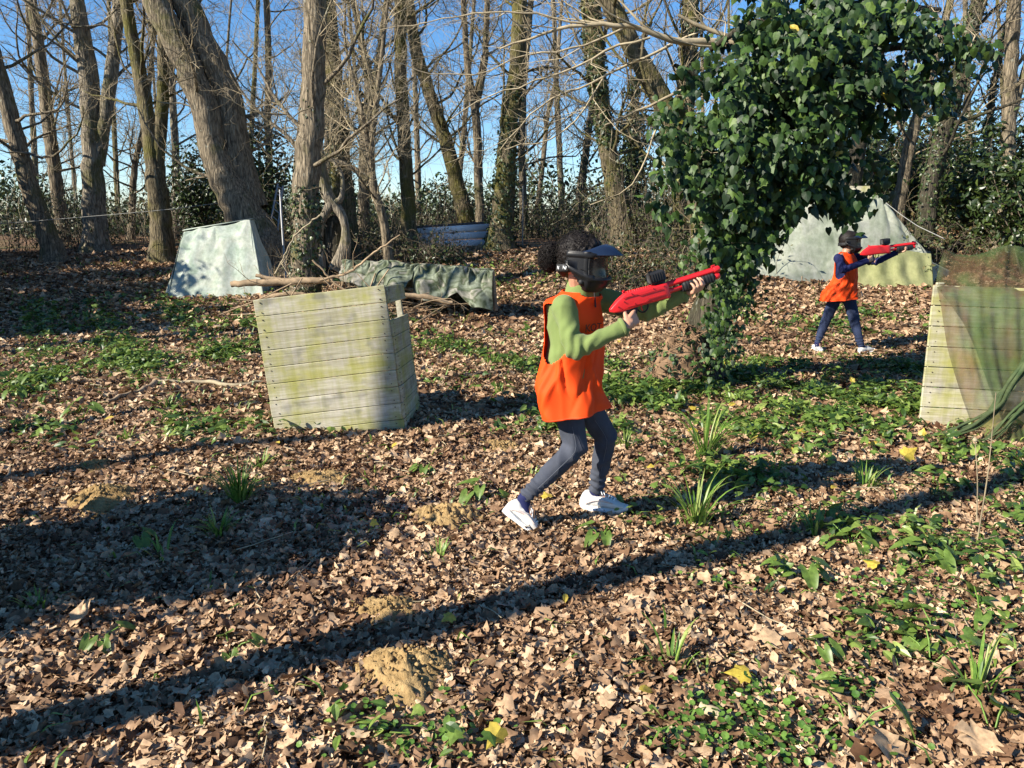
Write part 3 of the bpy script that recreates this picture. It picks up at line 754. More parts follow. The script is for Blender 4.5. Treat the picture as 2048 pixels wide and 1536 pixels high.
tree("slim tree left of the pale double tree, half hidden in twigs", [[(262, 460, 13), (268, 330, 12), (292, 240, 10), (300, 150, 9)]], 27, 'bark', Y=20, limbs=9, kids=7, top=2, group=BG)
tree("bare tree glimpsed between the heavy leaning stems and the thick straight tree", [[(540, 380, 14), (536, 250, 14), (538, 120, 12), (532, -10, 11)]], 28, 'bark', Y=21, limbs=9, kids=7, group=BG)

# the hollow broken tree
def hollow():
    rng = np.random.RandomState(77); tr, cr, ho = MB(), MB(), MB(); Y = 13.2
    def pp(l, dy=0): return np.array([(*P(a, b, Y + dy), w_ / 2 / FPX * Y) for a, b, w_ in l])
    for l, sd in (([(672, 540, 30), (690, 500, 26), (692, 460, 14), (684, 425, 16), (664, 408, 22), (650, 380, 22), (640, 310, 18), (636, 250, 12)], 1),
                  ([(664, 408, 20), (684, 400, 10), (686, 350, 8), (672, 330, 7), (664, 320, 4)], 2),
                  ([(646, 540, 16), (640, 490, 12), (641, 450, 14), (652, 425, 16), (664, 408, 20)], 3)):
        q = smooth_path(pp(l), .08); tr.tube(q[:, :3], q[:, 3], 12, rough=.12, seed=sd, cap=True)
    c = P(664, 480, Y + .18)
    ho.loft([(c + np.array((0, 0, z)), (.26 * w_, 0, 0), (0, .16 * w_, 0)) for z, w_ in ((-.75, 1.1), (-.4, 1), (0, .95), (.3, .8), (.45, .4))], 20)
    for k in range(60):
        a = rng.uniform(0, 3.14); z = rng.uniform(-.6, .3)
        p = c + np.array((.22 * math.cos(a), -.15 * abs(math.sin(a)), z)); tr.tube([p, p + rng.normal(size=3) * .03 + np.array((0, -.03, .09))], [.02, .003], 4)
    for k in range(14):
        limb(tr, cr, P(638 + rng.uniform(-3, 3), 260 + rng.uniform(-10, 90), Y), (rng.normal(), rng.normal(), .6), .012, 1.1, 1, rng, kids=6)
    e = empty("hollow_tree", (c[0], c[1], float(gz(c[0], c[1]))), "broken hollow old tree with a dark cavity beside the thick straight trunk", "tree")
    tr.build("trunk", M['bark_pale'], e); cr.build("crown", M['twig'], e); ho.build("cavity", M['bark_dark'], e)
hollow()

# filler trees further back
def filler():
    rng = np.random.RandomState(90)
    for k in range(26):
        px = -60 + 2180 * (k + rng.uniform(.1, .9)) / 26; Y = rng.uniform(23, 38); lean = rng.normal() * 26; wd = rng.uniform(6, 15)
        if 1090 < px < 1250 and k % 2: continue
        tree(where_sky(px + lean * .35, ("slender" if wd < 10 else "stouter") + (" grey" if k % 3 else " mossy") + " far tree " + ("leaning left" if lean < -9 else "leaning right" if lean > 9 else "growing straight")), [[(px, 440, wd), (px + lean * .35, 300, wd * .9), (px + lean * .7, 150, wd * .75), (px + lean, 0, wd * .6)]], 100 + k,
             'bark' if k % 3 else 'bark_moss', Y=Y, limbs=6, kids=6, lvl=2, shoots=12, limb_len=3.0, top=2, group="thin bare trees far back in the wood", limb_lo=.12)
filler()

# trees standing outside the frame whose shadows fall into it
def offtree(gp, s, r, seed, lab, h=9, ivy=None, lean=(0, 0)):
    sd = nrmz(np.array((TRAVEL.x * 1.66 + lean[0], TRAVEL.y * 1.66 + lean[1]))); b = np.array((gp[0] - sd[0] * s, gp[1] - sd[1] * s)); z = float(gz(*b)); rng = np.random.RandomState(seed)
    pts = np.array([(b[0], b[1], z - .1), (b[0] + lean[0] * 2, b[1] + lean[1] * 2, z + 2), (b[0] + lean[0] * 5, b[1] + .05 + lean[1] * 5, z + 5), (b[0] + lean[0] * h, b[1] + lean[1] * h, z + h)])
    path = smooth_path(pts, .25); rad = r * np.linspace(1, .5, len(path)); tr, cr = MB(), MB(); tr.tube(path, rad, 14, rough=.05, seed=seed)
    for j in range(3):
        k = rng.randint(len(path) * 2 // 3, len(path)); a = rng.uniform(0, 6.28)
        limb(tr, cr, path[k], (math.cos(a), math.sin(a), .6), .03, 1.6, 1, rng)
    e = empty("bare_tree", (b[0], b[1], z), lab, "tree"); tr.build("trunk", M['bark'], e); cr.build("crown", M['twig'], e)
    if ivy: ivy_on(path, rad, *ivy, rng, .08, .35).build("ivy", M['ivy_small'], e, smooth=False)
RMIN[0] = .0022
offtree(G(1000, 1235), 3.7, .115, 201, "leaning bare tree standing out of view at the left, near the camera", lean=(0, 0))
offtree(G(300, 828), 4.2, .06, 202, "bare tree standing out of view at the left, by the leafy lawn", lean=(-.2, .09))
offtree(G(400, 905), 5.2, .09, 203, "slimmer bare tree out of view at the left of the molehills")
offtree(G(300, 690), 5.5, .08, 204, "bare tree out of view left of the far lawn")
offtree(G(600, 655), 7.5, .10, 205, "mossy tree out of view at the far left")
offtree(G(150, 560), 5.0, .30, 206, "thick ivy covered tree out of view at the far left", 9, (.0, .9, 900))
offtree(G(60, 600), 6.5, .25, 207, "stout ivy covered tree out of view beyond the lawn", 9, (.0, .9, 900))

# ------------------------------------------------------------------ shrubs, brambles
def shrub(label, px, py, Y, wd, ht, n, seed, group=None, name="evergreen_shrub", size=.09, mt='holly', dense=.5, pos=None):
    rng = np.random.RandomState(seed)
    if pos is None: b = P(px, py, Y)
    else: b = np.array((*pos, 0.))
    b[2] = float(gz(b[0], b[1])); st, fo = MB(), MB(); tips = []
    for k in range(int(14 + wd * 8)):
        a = rng.uniform(0, 6.28); r = wd * .5 * rng.uniform(.1, 1) ** .7; top = b + np.array((r * math.cos(a), r * .8 * math.sin(a), ht * rng.uniform(.35, 1) * (1 - .35 * (r / wd * 2) ** 2)))
        q = smooth_path([b + rng.normal(size=3) * np.array((.12 * wd, .1 * wd, 0)), b + (top - b) * .5 + rng.normal(size=3) * .12, top], .25); st.tube(q, np.linspace(.016, .004, len(q)), 5)
        for t in (.35, .5, .65, .8, .95, 1): tips.append(q[min(len(q) - 1, int(t * len(q)))])
        for j in range(5): limb(st, st, q[rng.randint(1, len(q))], rng.normal(size=3) + np.array((0, 0, .5)), .005, rng.uniform(.3, .7), 0, rng)
    tips = np.array(tips); c = tips[rng.randint(0, len(tips), n)]
    d = rng.normal(size=(n, 3)); p = c + d * np.array((.16, .16, .12)) * (1 + wd * .12); p[:, 2] = np.maximum(p[:, 2], gz(p[:, 0], p[:, 1]) + .02)
    fo.leaves(*(OVAL if size > .07 else SIMPLE), p, d + np.array((0, -.1, .6)), size * rng.uniform(.6, 1.3, n), rng)
    e = empty(name, b, label, "shrub", group); st.build("stem", M['twig_dark'], e); fo.build("foliage", M[mt], e, smooth=False); return e

EG = "dark evergreen shrubs on the right bank"
for i, (px, Y, wd, ht, n, lab) in enumerate([
    (1800, 17.0, 2.2, 1.7, 2600, "dark evergreen shrub right behind the slope of the grey tarp tent"),
    (1920, 16.0, 2.4, 1.8, 3200, "dark evergreen shrub on the bank under the dark leaning tree"),
    (1860, 18.5, 2.6, 2.4, 3000, "taller evergreen shrub farther back between the two leaning trees"),
    (2010, 14.8, 2.4, 2.6, 4200, "large dark holly like shrub at the right edge of the bank"),
    (2100, 13.5, 2.4, 2.8, 3600, "dense dark shrub cut off by the right edge of the photo"),
    (1740, 19.0, 2.4, 2.1, 2200, "shrub peeping over the top right corner of the grey tarp tent")]):
    shrub(lab, px, 430, Y, wd, ht, n, 300 + i, EG, size=.115)
shrub("dark evergreen bush with glossy leaves behind the heavy leaning tree", 520, 470, 16.2, 1.5, 2.9, 3600, 310, size=.09)
shrub("ivy smothered bush left of the heavy leaning tree, behind the tarp shelter", 402, 470, 16.6, 1.0, 2.4, 2600, 311, size=.085)
shrub("small glossy bush growing below the white metal panels", 905, 500, 15.0, 1.1, .26, 500, 312, size=.07)
shrub("low ivy bush beside the foot of the upright sunlit tree", 850, 505, 14.6, 1.0, .3, 500, 313, size=.07)
for i, (pos, wd, ht) in enumerate([((-9.0, 8.6), 2.6, 3.3), ((-10.0, 10.2), 2.8, 3.6), ((-11.4, 11.8), 2.8, 3.8), ((-12.2, 9.6), 2.8, 4.6), ((-12.6, 13.6), 3.0, 4.4), ((-13.4, 15.2), 3.0, 4.6), ((-9.4, 9.4), 2.2, 2.6)]):
    shrub("tall dark evergreen shrub out of view at the left", 0, 0, 0, wd, ht, 5200, 320 + i, "evergreens outside the left edge", size=.15, pos=pos)  # unseen shade casters, put in to darken the left background
shrub("rounded evergreen bush out of view left of the molehills", 0, 0, 0, .95, 1.5, 9000, 330, size=.12, pos=(-2.95, 2.55))  # added stand-in for the unseen thing that throws the large foreground shadow

def bramble(label, px, Y, wd, ht, n, seed, leafn=300,  group="bramble thickets under the trees"):
    rng = np.random.RandomState(seed); b = P(px, 450, Y); b[2] = float(gz(b[0], b[1])); st, fo = MB(), MB(); lp = []
    for k in range(n):
        x = b[0] + rng.uniform(-.5, .5) * wd; y = b[1] + rng.normal() * .5; a = rng.uniform(0, 6.28); r = rng.uniform(.2, .9); h = ht * rng.uniform(.3, 1.15)
        p0 = np.array((x, y, float(gz(x, y)))); p2 = p0 + np.array((r * math.cos(a), r * math.sin(a), h * rng.uniform(0, 1))); p1 = (p0 + p2) / 2 + np.array((0, 0, h * .8)) + rng.normal(size=3) * .1
        t = np.linspace(0, 1, 8)[:, None]; q = (1 - t) ** 2 * p0 + 2 * t * (1 - t) * p1 + t * t * p2 + rng.normal(size=(8, 3)) * .02
        st.tube(q, np.linspace(.006, .002, 8), 3); lp.append(q)
    lp = np.concatenate(lp); c = lp[rng.randint(0, len(lp), leafn)] + rng.normal(size=(leafn, 3)) * .05
    fo.leaves(*SIMPLE, c, rng.normal(size=(leafn, 3)) + np.array((0, 0, .6)), .08 * rng.uniform(.5, 1.2, leafn), rng)
    e = empty("bramble_thicket", b, label, "thicket", group); st.build("stem", M['twig_dark'], e); fo.build("foliage", M['bramble'], e, smooth=False)
BR = [(60, 17.5, 3.6, 1.5, "tangled thicket along the left edge under the leaning trunk"), (250, 18.5, 3.6, 1.5, "tangle of stems behind the sturdy dark tree at the left"),
      (700, 16.5, 2.2, .9, "brown tangle at the foot of the mossy tree"), (800, 15, 1.6, .7, "dead tangle around the foot of the sunlit upright tree"), (880, 19.5, 3.0, 1.4, "tangled stems rising right behind the white metal panels"),
      (1000, 20.5, 3.4, 1.6, "thicket behind the ivy footed tree"), (1130, 19.5, 3.4, 1.3, "low thicket in the gap right of the thin pole"), (1240, 17, 3.2, 1.9, "bramble tangle at the mossy foot of the dark curved tree"),
      (1340, 15.5, 3.0, 2.0, "bramble bank just left of the foreground ivy tree"), (1300, 12.6, 2.2, .8, "low sunlit brambles on the bank above the gun barrel"), (1430, 14.6, 2.4, 1.9, "brambles between the foreground ivy tree and the tarp tent"),
      (1500, 17, 2.6, 2.0, "thicket behind the left slope of the grey tarp tent"), (450, 20, 3.4, 1.6, "far thicket left of the heavy leaning tree"), (600, 19, 2.5, .9, "thicket behind the thick straight tree"),
      (1880, 14.6, 2.6, .8, "sparse brambles in front of the evergreen shrubs on the right bank")]
for i, (px, Y, wd, ht, lab) in enumerate(BR): bramble(lab, px, Y, wd, ht, 200, 400 + i, 2600 if px > 1100 else 1200)
# far-off scrub that reads as one mass
def scrub():
    rng = np.random.RandomState(8); n = 130000; fo = MB(); x = rng.uniform(-34, 34, n); y = rng.uniform(21, 40, n)
    h = (1.35 + .6 * np.sin(x * .7 + y * .3) + .35 * np.sin(x * 2.1 + 1)) * (1 + .8 * sstep((x - 5) / 6))
    keep = h > 0; x, y, h = x[keep], y[keep], h[keep]; n = len(x)
    fo.leaves(*SIMPLE, np.column_stack([x, y, gz(x, y) + rng.uniform(0, 1, n) ** 1.5 * (h + .25)]), rng.normal(size=(n, 3)), rng.uniform(.08, .22, n), rng)
    tag(fo.build("distant_undergrowth", M['ivy_small'], smooth=False), kind="stuff")
    st = MB()
    for k in range(700):
        x, y = rng.uniform(-30, 30), rng.uniform(19, 36); z = float(gz(x, y)); hh = rng.uniform(.6, 2.6); q = np.array([(x, y, z), (x + rng.normal() * .2, y, z + hh * .5), (x + rng.normal() * .45, y, z + hh)]); st.tube(smooth_path(q, .3), .007, 3)
    tag(st.build("distant_saplings", M['twig'], smooth=False), kind="stuff")
scrub()

# ------------------------------------------------------------------ foreground ivy clad tree
def ivy_tree():
    rng = np.random.RandomState(61); tr, cr, iv, ro, ya = MB(), MB(), MB(), MB(), MB(); g = G(1395, 764); Y = g[1]
    def W(l): return np.array([(*P(q[0], q[1], Y + (q[3] if len(q) > 3 else 0)), q[2] / 2 / FPX * Y) for q in l])
    q = smooth_path(W([(1396, 745, 92), (1404, 690, 82), (1425, 610, 76, -.03), (1462, 520, 72, -.1), (1510, 400, 66, -.25), (1560, 270, 62, -.4), (1610, 120, 58, -.5), (1650, 0, 54, -.55), (1690, -140, 50, -.6)]), .10)
    path, rad = q[:, :3], q[:, 3]; rad[:3] *= (1.3, 1.15, 1.05); tr.tube(path, rad, 26, rough=.08, seed=4)
    # earthy root mass on the sunlit side
    gm = P(1352, 660, Y - .28); gm[2] = float(gz(gm[0], gm[1]))
    nu, nv_ = 40, 26; uu_, vv_ = np.meshgrid(np.linspace(0, 2 * np.pi, nu, endpoint=False), np.linspace(0, 1, nv_)); rr_ = (1 - vv_ ** 1.7) ** .6
    X = np.stack([gm[0] + .10 * vv_ + .30 * rr_ * np.cos(uu_) * (1 + .14 * np.sin(5 * uu_ + 3 * vv_)), gm[1] + .22 * rr_ * np.sin(uu_), gm[2] - .03 + .60 * vv_ + .03 * np.sin(7 * uu_ + 9 * vv_)], -1); X += rng.normal(size=X.shape) * .012; ro.grid(X, close_u=True)
    for k in range(420):
        u_, v_ = rng.uniform(0, 6.28), rng.uniform(0, .95); r1 = (1 - v_ ** 1.7) ** .6; s = np.array((gm[0] + .10 * v_ + .31 * r1 * math.cos(u_), gm[1] + .23 * r1 * math.sin(u_), gm[2] - .03 + .60 * v_)); o_ = nrmz(np.array((math.cos(u_), math.sin(u_), .3)))
        dd = nrmz(rng.normal(size=3) + o_ * .3 + np.array((0, 0, -.5))); ln = rng.uniform(.05, .2); q_ = np.array([s, s + dd * ln * .5 + o_ * .02 + rng.normal(size=3) * .015, s + dd * ln]); ro.tube(smooth_path(q_, .03), rng.uniform(.0015, .006), 4)
    th = rng.uniform(0, 6.28, 420); vv2 = rng.rand(420) ** 1.4; r2 = (1 - vv2 ** 1.7) ** .6; iv.leaves(*IVY, np.column_stack([gm[0] + .10 * vv2 + .36 * r2 * np.cos(th), gm[1] + .27 * r2 * np.sin(th), gm[2] + .6 * vv2 * .9]), np.column_stack([np.cos(th), np.sin(th), .5 + 0 * th]) + rng.normal(size=(420, 3)) * .4, rng.uniform(.025, .055, 420), rng)
    # limbs
    LB = [([(1560, 270, 26), (1480, 210, 20), (1400, 160, 12), (1350, 130, 7)], 1), ([(1600, 150, 24), (1700, 110, 18), (1800, 90, 13), (1900, 100, 9), (1975, 100, 5)], 1), ([(1580, 220, 20), (1680, 190, 15), (1780, 170, 10), (1860, 165, 6)], 1),
          ([(1520, 380, 18), (1440, 330, 13), (1370, 310, 8), (1330, 330, 5)], 1), ([(1500, 420, 14), (1600, 360, 10), (1680, 370, 7), (1740, 400, 4)], 1), ([(1470, 500, 14), (1420, 460, 10), (1390, 450, 6)], 1),
          ([(1630, 60, 22), (1500, 40, 14), (1420, 100, 9)], 1), ([(1640, 30, 22), (1760, 10, 14), (1880, 20, 9)], 1)]
    for l, _ in LB:
        qq = smooth_path(W([(a, b, c, -.35 + rng.uniform(-.5, .15) * k / len(l)) for k, (a, b, c) in enumerate(l)]), .12); tr.tube(qq[:, :3], qq[:, 3], 7)
        for j in range(7): limb(tr, cr, qq[rng.randint(1, len(qq))][:3], rng.normal(size=3) + np.array((0, 0, .1)), .006, rng.uniform(.3, .8), 1, rng, kids=4)
    # bare pale branches
    for l in ([(1760, 210, 3), (1700, 110, 8), (1655, 80, 9), (1640, 75, 8), (1690, 105, 8), (1706, 160, 7), (1712, 180, 6), (1740, 210, 4), (1765, 225, 2)],):
        pass
    for l in ([(1620, 88, 9, -.5), (1655, 70, 9, -.55), (1686, 92, 8, -.6), (1702, 130, 7, -.6), (1712, 172, 6, -.6), (1740, 196, 5, -.6), (1768, 212, 3, -.6)], [(1686, 95, 6, -.6), (1730, 112, 5, -.6), (1778, 132, 3, -.6)],
              [(1560, 95, 10, -.1), (1480, 92, 15, -.1), (1440, 80, 16, -.1), (1400, 84, 15, -.15), (1350, 88, 13, -.2), (1318, 70, 11, -.2), (1270, 58, 10, -.25), (1215, 46, 9, -.3), (1165, 46, 8, -.3), (1120, 56, 6, -.3), (1060, 78, 5, -.3), (1000, 98, 3, -.3)],
              [(1480, 92, 9, .1), (1430, 55, 9, .1), (1370, 50, 7, .1), (1356, 30, 6, .1)],
              [(1390, 170, 7, 0), (1320, 205, 6, 0), (1270, 225, 5, 0), (1230, 245, 4, 0), (1210, 250, 3, 0)], [(1345, 88, 6, 0), (1290, 118, 5.5, 0), (1240, 130, 5, 0), (1205, 158, 5, 0), (1160, 175, 4, 0), (1100, 195, 3.5, 0), (1040, 250, 3, 0), (1000, 300, 2, 0)],
              [(1300, 75, 5, -.3), (1220, 95, 5, -.3), (1140, 140, 4, -.3), (1060, 165, 3, -.3), (960, 200, 2.4, -.3), (900, 240, 2, -.3)],
              [(1250, 55, 5, .2), (1180, 90, 4.5, .2), (1110, 105, 4, .2), (1040, 110, 3.4, .2), (960, 150, 2.6, .2), (860, 150, 2, .2), (780, 120, 1.6, .2)],
              [(1205, 158, 4, 0), (1150, 250, 3.4, 0), (1080, 290, 2.6, 0), (1010, 300, 2, 0)], [(1170, 46, 4, -.3), (1080, 30, 3.4, -.3), (980, 20, 2.6, -.3), (880, 40, 2, -.3), (760, 60, 1.6, -.3)],
              [(1320, 240, 5, -.1), (1290, 330, 3.4, -.1), (1240, 395, 2.6, -.1), (1180, 410, 2, -.1)]):
        qq = smooth_path(W(l), .12); qq[1:-1, :3] += rng.normal(size=(len(qq) - 2, 3)) * .008; cr.tube(qq[:, :3], qq[:, 3] * .95, 7)
        for j in range(int(len(qq) * .55)):
            k = rng.randint(1, len(qq) - 1); d = qq[min(k + 1, len(qq) - 1), :3] - qq[k - 1, :3]; d = d / np.linalg.norm(d)
            if l[0][0] > 1600 and rng.rand() < .6: continue
            limb(cr, cr, qq[k, :3], d + rng.normal(size=3) * .55, max(.0028, qq[k, 3] * .5), rng.uniform(.4, 1.1), 1, rng, kids=5, wig=.2)
    # leaves: clumps along trunk and limbs
    BL = [(1610, 20, 150, 60, 480), (1560, 110, 130, 80, 560), (1660, 120, 110, 70, 420), (1800, 40, 100, 36, 250), (1880, 80, 80, 26, 110), (1955, 85, 35, 20, 45), (1720, 50, 90, 55, 320), (1790, 165, 80, 25, 250), (1860, 175, 45, 20, 90), (1700, 190, 70, 60, 260),
          (1490, 190, 90, 65, 290), (1410, 165, 65, 50, 80), (1600, 250, 110, 85, 560), (1500, 290, 110, 80, 520), (1400, 290, 80, 70, 150), (1345, 330, 42, 46, 50), (1660, 320, 80, 60, 260), (1560, 370, 110, 70, 500), (1470, 400, 90, 70, 400), (1400, 390, 60, 55, 80),
          (1650, 385, 60, 28, 120), (1712, 405, 38, 14, 40), (1515, 470, 55, 45, 190), (1455, 480, 58, 46, 200), (1405, 530, 40, 45, 60), (1470, 550, 42, 55, 130), (1475, 530, 40, 50, 130), (1458, 600, 36, 45, 150), (1438, 660, 36, 40, 140), (1420, 710, 40, 26, 90), (1328, 390, 28, 60, 36), (1370, 230, 40, 40, 70), (1330, 280, 30, 40, 50), (1755, 225, 30, 30, 50)]
    for (cx, cy, rx, ry, n) in BL:
        n = int(n * 1.2)
        nc = max(4, n // 20); a = rng.uniform(0, 6.28, nc); r = np.sqrt(rng.rand(nc)) * (1 + .25 * np.sin(3 * a + cx) + .15 * np.sin(5 * a + cy)); CX = cx + rx * r * np.cos(a); CZ = cy + ry * r * np.sin(a)
        CD = -.12 + rng.uniform(-1.3, -.02, nc) * (.45 + .55 * np.sqrt(np.clip(1 - r ** 2 * .7, 0, 1))); q = rng.randint(0, nc, n)
        X = CX[q] + rng.normal(size=n) * 15; Z = CZ[q] + rng.normal(size=n) * 17 + np.abs(rng.normal(size=n)) * 10; dy = CD[q] + rng.normal(size=n) * .10
        p = np.array([P(x, z, Y + d) for x, z, d in zip(X, Z, dy)])
        nr = np.stack([rng.normal(size=n) * .6 - .25, -np.abs(rng.normal(size=n)) * .8 - .3, rng.normal(size=n) * .5 + .45], -1); nr[:, 1] *= np.where(dy > .15, -1, 1)
        sz = (.036 + .064 * rng.rand(n) ** .8) * (.6 if cy > 520 else 1); lb = rng.rand(n) < .3
        for tm, qq in ((IVY, lb), (HEART, ~lb)): iv.leaves(*tm, p[qq], nr[qq], sz[qq], rng, np.array((0.1, 0, -1.)), .75)
    x = ivy_on(path, rad, 0.2, 1, 560, rng, .085, .10); y_ = ivy_on(path, rad, 0.0, .22, 1000, rng, .052, .06)
    for V, (F, mm) in zip(y_.V, y_.F): x.add(V, F)
    for V, (F, mm) in zip(x.V, x.F): iv.V.append(V); iv.F.append((F - 0 + iv.n, mm)); iv.n += len(V)
    e = empty("ivy_tree", g, "old leaning tree smothered in glossy ivy behind the nearer player's gun", "tree")
    tr.build("trunk", M['bark_dark'], e); cr.build("crown", M['twig_pale'], e); iv.build("ivy", M['ivy'], e, smooth=False); ro.build("root", M['rootfibre'], e)
    for a, b in ((1435, 505), (1560, 372), (1478, 350), (1580, 50)): ya = MB(); ya.leaves(*OVAL, [P(a, b, Y - .95)], [(-.3, -.8, .5)], .10, rng); ya.build('yellowed_leaf', M['yellow'], e, smooth=False)
    # hanging pale root
    h = MB(); qq = smooth_path(np.array([P(a, b, Y - .6) for a, b in ((1432, 566), (1438, 585), (1440, 600), (1447, 615), (1444, 632), (1452, 650), (1449, 676))]), .03); h.tube(qq, np.linspace(.007, .003, len(qq)), 5)
    h.build("hanging_root", M['twig_pale'], e)
ivy_tree()

# ------------------------------------------------------------------ cover built of boards
def frame_from(BL, BR, TL):
    x = nrmz(BR - BL); z = (TL - BL); z = z - z.dot(x) * x; z = nrmz(z); y = np.cross(z, x)
    m = Matrix.Identity(4)
    for i in range(3):
        m[i][0] = x[i]; m[i][1] = y[i]; m[i][2] = z[i]; m[i][3] = BL[i]
    return m

def planks(w_, h_, n, rng, skip=(), t=.024, vertical=False, x0=0):
    mb = MB(); ph = h_ / n
    for k in range(n):
        if k in skip: continue
        mb.bbox((x0 + w_ / 2 + rng.normal() * .002, rng.normal() * .0015, ph * (k + .5)), (w_ + rng.normal() * .003, t, ph - .0035), .003, m=0)
        if w_ > .6:
            for sx in (.045, w_ - .045):
                for dz in (-.3, .28): mb.tube([(x0 + sx + rng.normal() * .006, -t / 2 - .003, ph * (k + .5 + dz)), (x0 + sx, -t / 2 + .004, ph * (k + .5 + dz))], .004, 8, m=1, cap=True)
    return mb

def barricade():
    rng = np.random.RandomState(5)
    BL, BR = P(552, 868, 5.14), P(806, 838, 5.18); TL, TR = P(508, 603, 5.2), P(763, 570, 5.3); B2 = P(836, 805, 5.80)
    w_ = np.linalg.norm(BR - BL); h_ = np.linalg.norm(TL - BL); d_ = np.linalg.norm(B2 - BR); ph = h_ / 8; dn = (TL - BL) / h_ * ph; BL, BR, B2 = BL - dn, BR - dn, B2 - dn; h_ += ph
    e = empty("plank_barricade", (BL[0], BL[1], float(gz(BL[0], BL[1]))), "leaning box of mossy weathered planks in the middle of the clearing", "barricade")
    mF = frame_from(BL, BR, TL); xF = np.array([mF[i][0] for i in range(3)]); zF = np.array([mF[i][2] for i in range(3)]); mS = frame_from(BR, B2, BR + zF * h_)
    planks(w_, h_ + .012, 9, rng).build("front_panel", [M['plank'], M['nail']], e, matrix=mF)
    sp = planks(d_, h_, 9, rng, skip=(7,), x0=.014); sp.build("side_panel", [M['plank'], M['nail']], e, matrix=mS)
    mL = frame_from(BL + xF * .05 + (B2 - BR) * .03, BL + xF * .05 + (B2 - BR), BL + xF * .05 + zF * h_); planks(d_, h_ - .02, 9, rng).build("side_panel", [M['plank'], M['nail']], e, matrix=mL)
    for (px_, py_) in ((d_ - .05, .035), (.06, .035)):
        mb = MB(); mb.bbox((px_, py_, h_ / 2 - .01), (.045, .045, h_ - .03), .003); mb.build("post", M['plank'], e, matrix=mS)
    mb = MB(); mb.bbox((.06, .036, h_ / 2 - .01), (.045, .045, h_ - .03), .003); mb.build("post", M['plank'], e, matrix=mL)
barricade()

def right_barricade():
    rng = np.random.RandomState(6); BL = P(1837, 853, 5.42); TL = P(1877, 570, 5.52); BR = P(2110, 868, 5.30)
    w_ = 1.06; h_ = np.linalg.norm(TL - BL)
    m = frame_from(BL, BR, TL)
    e = empty("plank_barricade", (BL[0], BL[1], float(gz(BL[0], BL[1]))), "plank barricade at the right edge under a camouflage net", "barricade")
    # leaning outline: each plank is shifted so the left edge slopes as in the place
    mb = MB(); n = 7; ph = h_ / n
    for k in range(n): mb.bbox((w_ / 2, rng.normal() * .0015, ph * (k + .5)), (w_, .024, ph - .006), .003)
    for k in range(n):
        for dz in (-.25, .25): mb.tube([(.05, -.016, ph * (k + .5 + dz)), (.05, -.008, ph * (k + .5 + dz))], .004, 8, m=1, cap=True)
    mb.build("front_panel", [M['plank'], M['nail']], e, matrix=m)
    mb = MB()
    for k in range(n): mb.bbox((w_ - .012, .30, ph * (k + .5)), (.024, .56, ph - .006), .003)
    mb.build("side_panel", M['plank'], e, matrix=m)
    for x in (.06, w_ - .06):
        mb = MB(); mb.bbox((x, .037, h_ / 2 + (.08 if x > .5 else .01)), (.045, .045, h_ + (.16 if x > .5 else .02)), .003); mb.build("post", M['plank'], e, matrix=m)
    # camouflage net hung over it
    def W(a, b, y): return P(a, b, y)
    cols = []
    for u in np.linspace(0, 1, 90):
        a = lambda x0, x1: x0 + (x1 - x0) * u
        top = W(a(1890, 2150), 492 + 14 * math.sin(u * 9) + 10 * u, 5.78); pk = W(a(1872, 2150), 560, 5.62 - .1 * math.sin(u * 5))
        m1 = W(a(1880, 2150), 600, 5.30); m2 = W(a(1892, 2150), 700, 5.16 - .05 * math.sin(u * 7)); m3 = W(a(1925, 2150), 800, 5.05); m4 = W(a(1962, 2160), 890, 4.92)
        back = W(a(1900, 2150), 530, 6.5); bb = back.copy(); bb[2] = float(gz(back[0], back[1])) + .05
        s = np.array([bb, back, top, pk, m1, m2, m3, m4]); q = smooth_path(s, .04); k = np.linspace(0, len(q) - 1, 110); q = np.stack([np.interp(k, np.arange(len(q)), q[:, j]) for j in range(3)], -1)
        cols.append(q)
    X = np.array(cols).transpose(1, 0, 2); U = np.linspace(0, 1, 90)[None]; V_ = np.linspace(0, 1, 110)[:, None]
    fold = .007 * np.sin(U * 31 + 3 * np.sin(V_ * 5)) * (V_ > .3) + .004 * np.sin(U * 71 + V_ * 9) + .012 * np.sin(U * 9 - V_ * 14)
    X[..., 1] -= fold * np.clip(V_ * 3, 0, 1); X[..., 2] += .4 * fold
    net = empty("camouflage_net", P(1960, 890, 5.1), "translucent green and brown camouflage net draped over the right hand barricade", "net")
    mb = MB(); mb.grid(X); mb.build("mesh_sheet", M['net'], net)
    # bunched hem that sweeps down to the left
    for l, nm in (([(2075, 690, 5.12), (2035, 750, 5.05), (1995, 815, 4.98), (1950, 852, 4.95), (1890, 872, 4.97), (1826, 884, 5.0)], 26), ([(2090, 760, 5.05), (2050, 810, 4.98), (2000, 862, 4.92), (1960, 890, 4.9)], 22)):
        mb = MB(); pts = np.array([(*P(a, b, y), nm / 2 / FPX * 5) for a, b, y in l]); q = smooth_path(pts, .03)
        for j in range(5):
            off = np.array((0, .022 * math.cos(j * 1.3), .03 * math.sin(j * 1.3))); tw_ = np.stack([0 * q[:, 0], .014 * np.sin(np.arange(len(q)) * .5 + j), .014 * np.cos(np.arange(len(q)) * .45 + j * 2)], -1)
            mb.tube(q[:, :3] + off + tw_, q[:, 3] * np.linspace(.55, .16, len(q)) * (1, .7, .8, .5, .6)[j], 12, rough=.22, seed=j)
        mb.build("bunched_hem", M['net_dense'], net)
right_barricade()

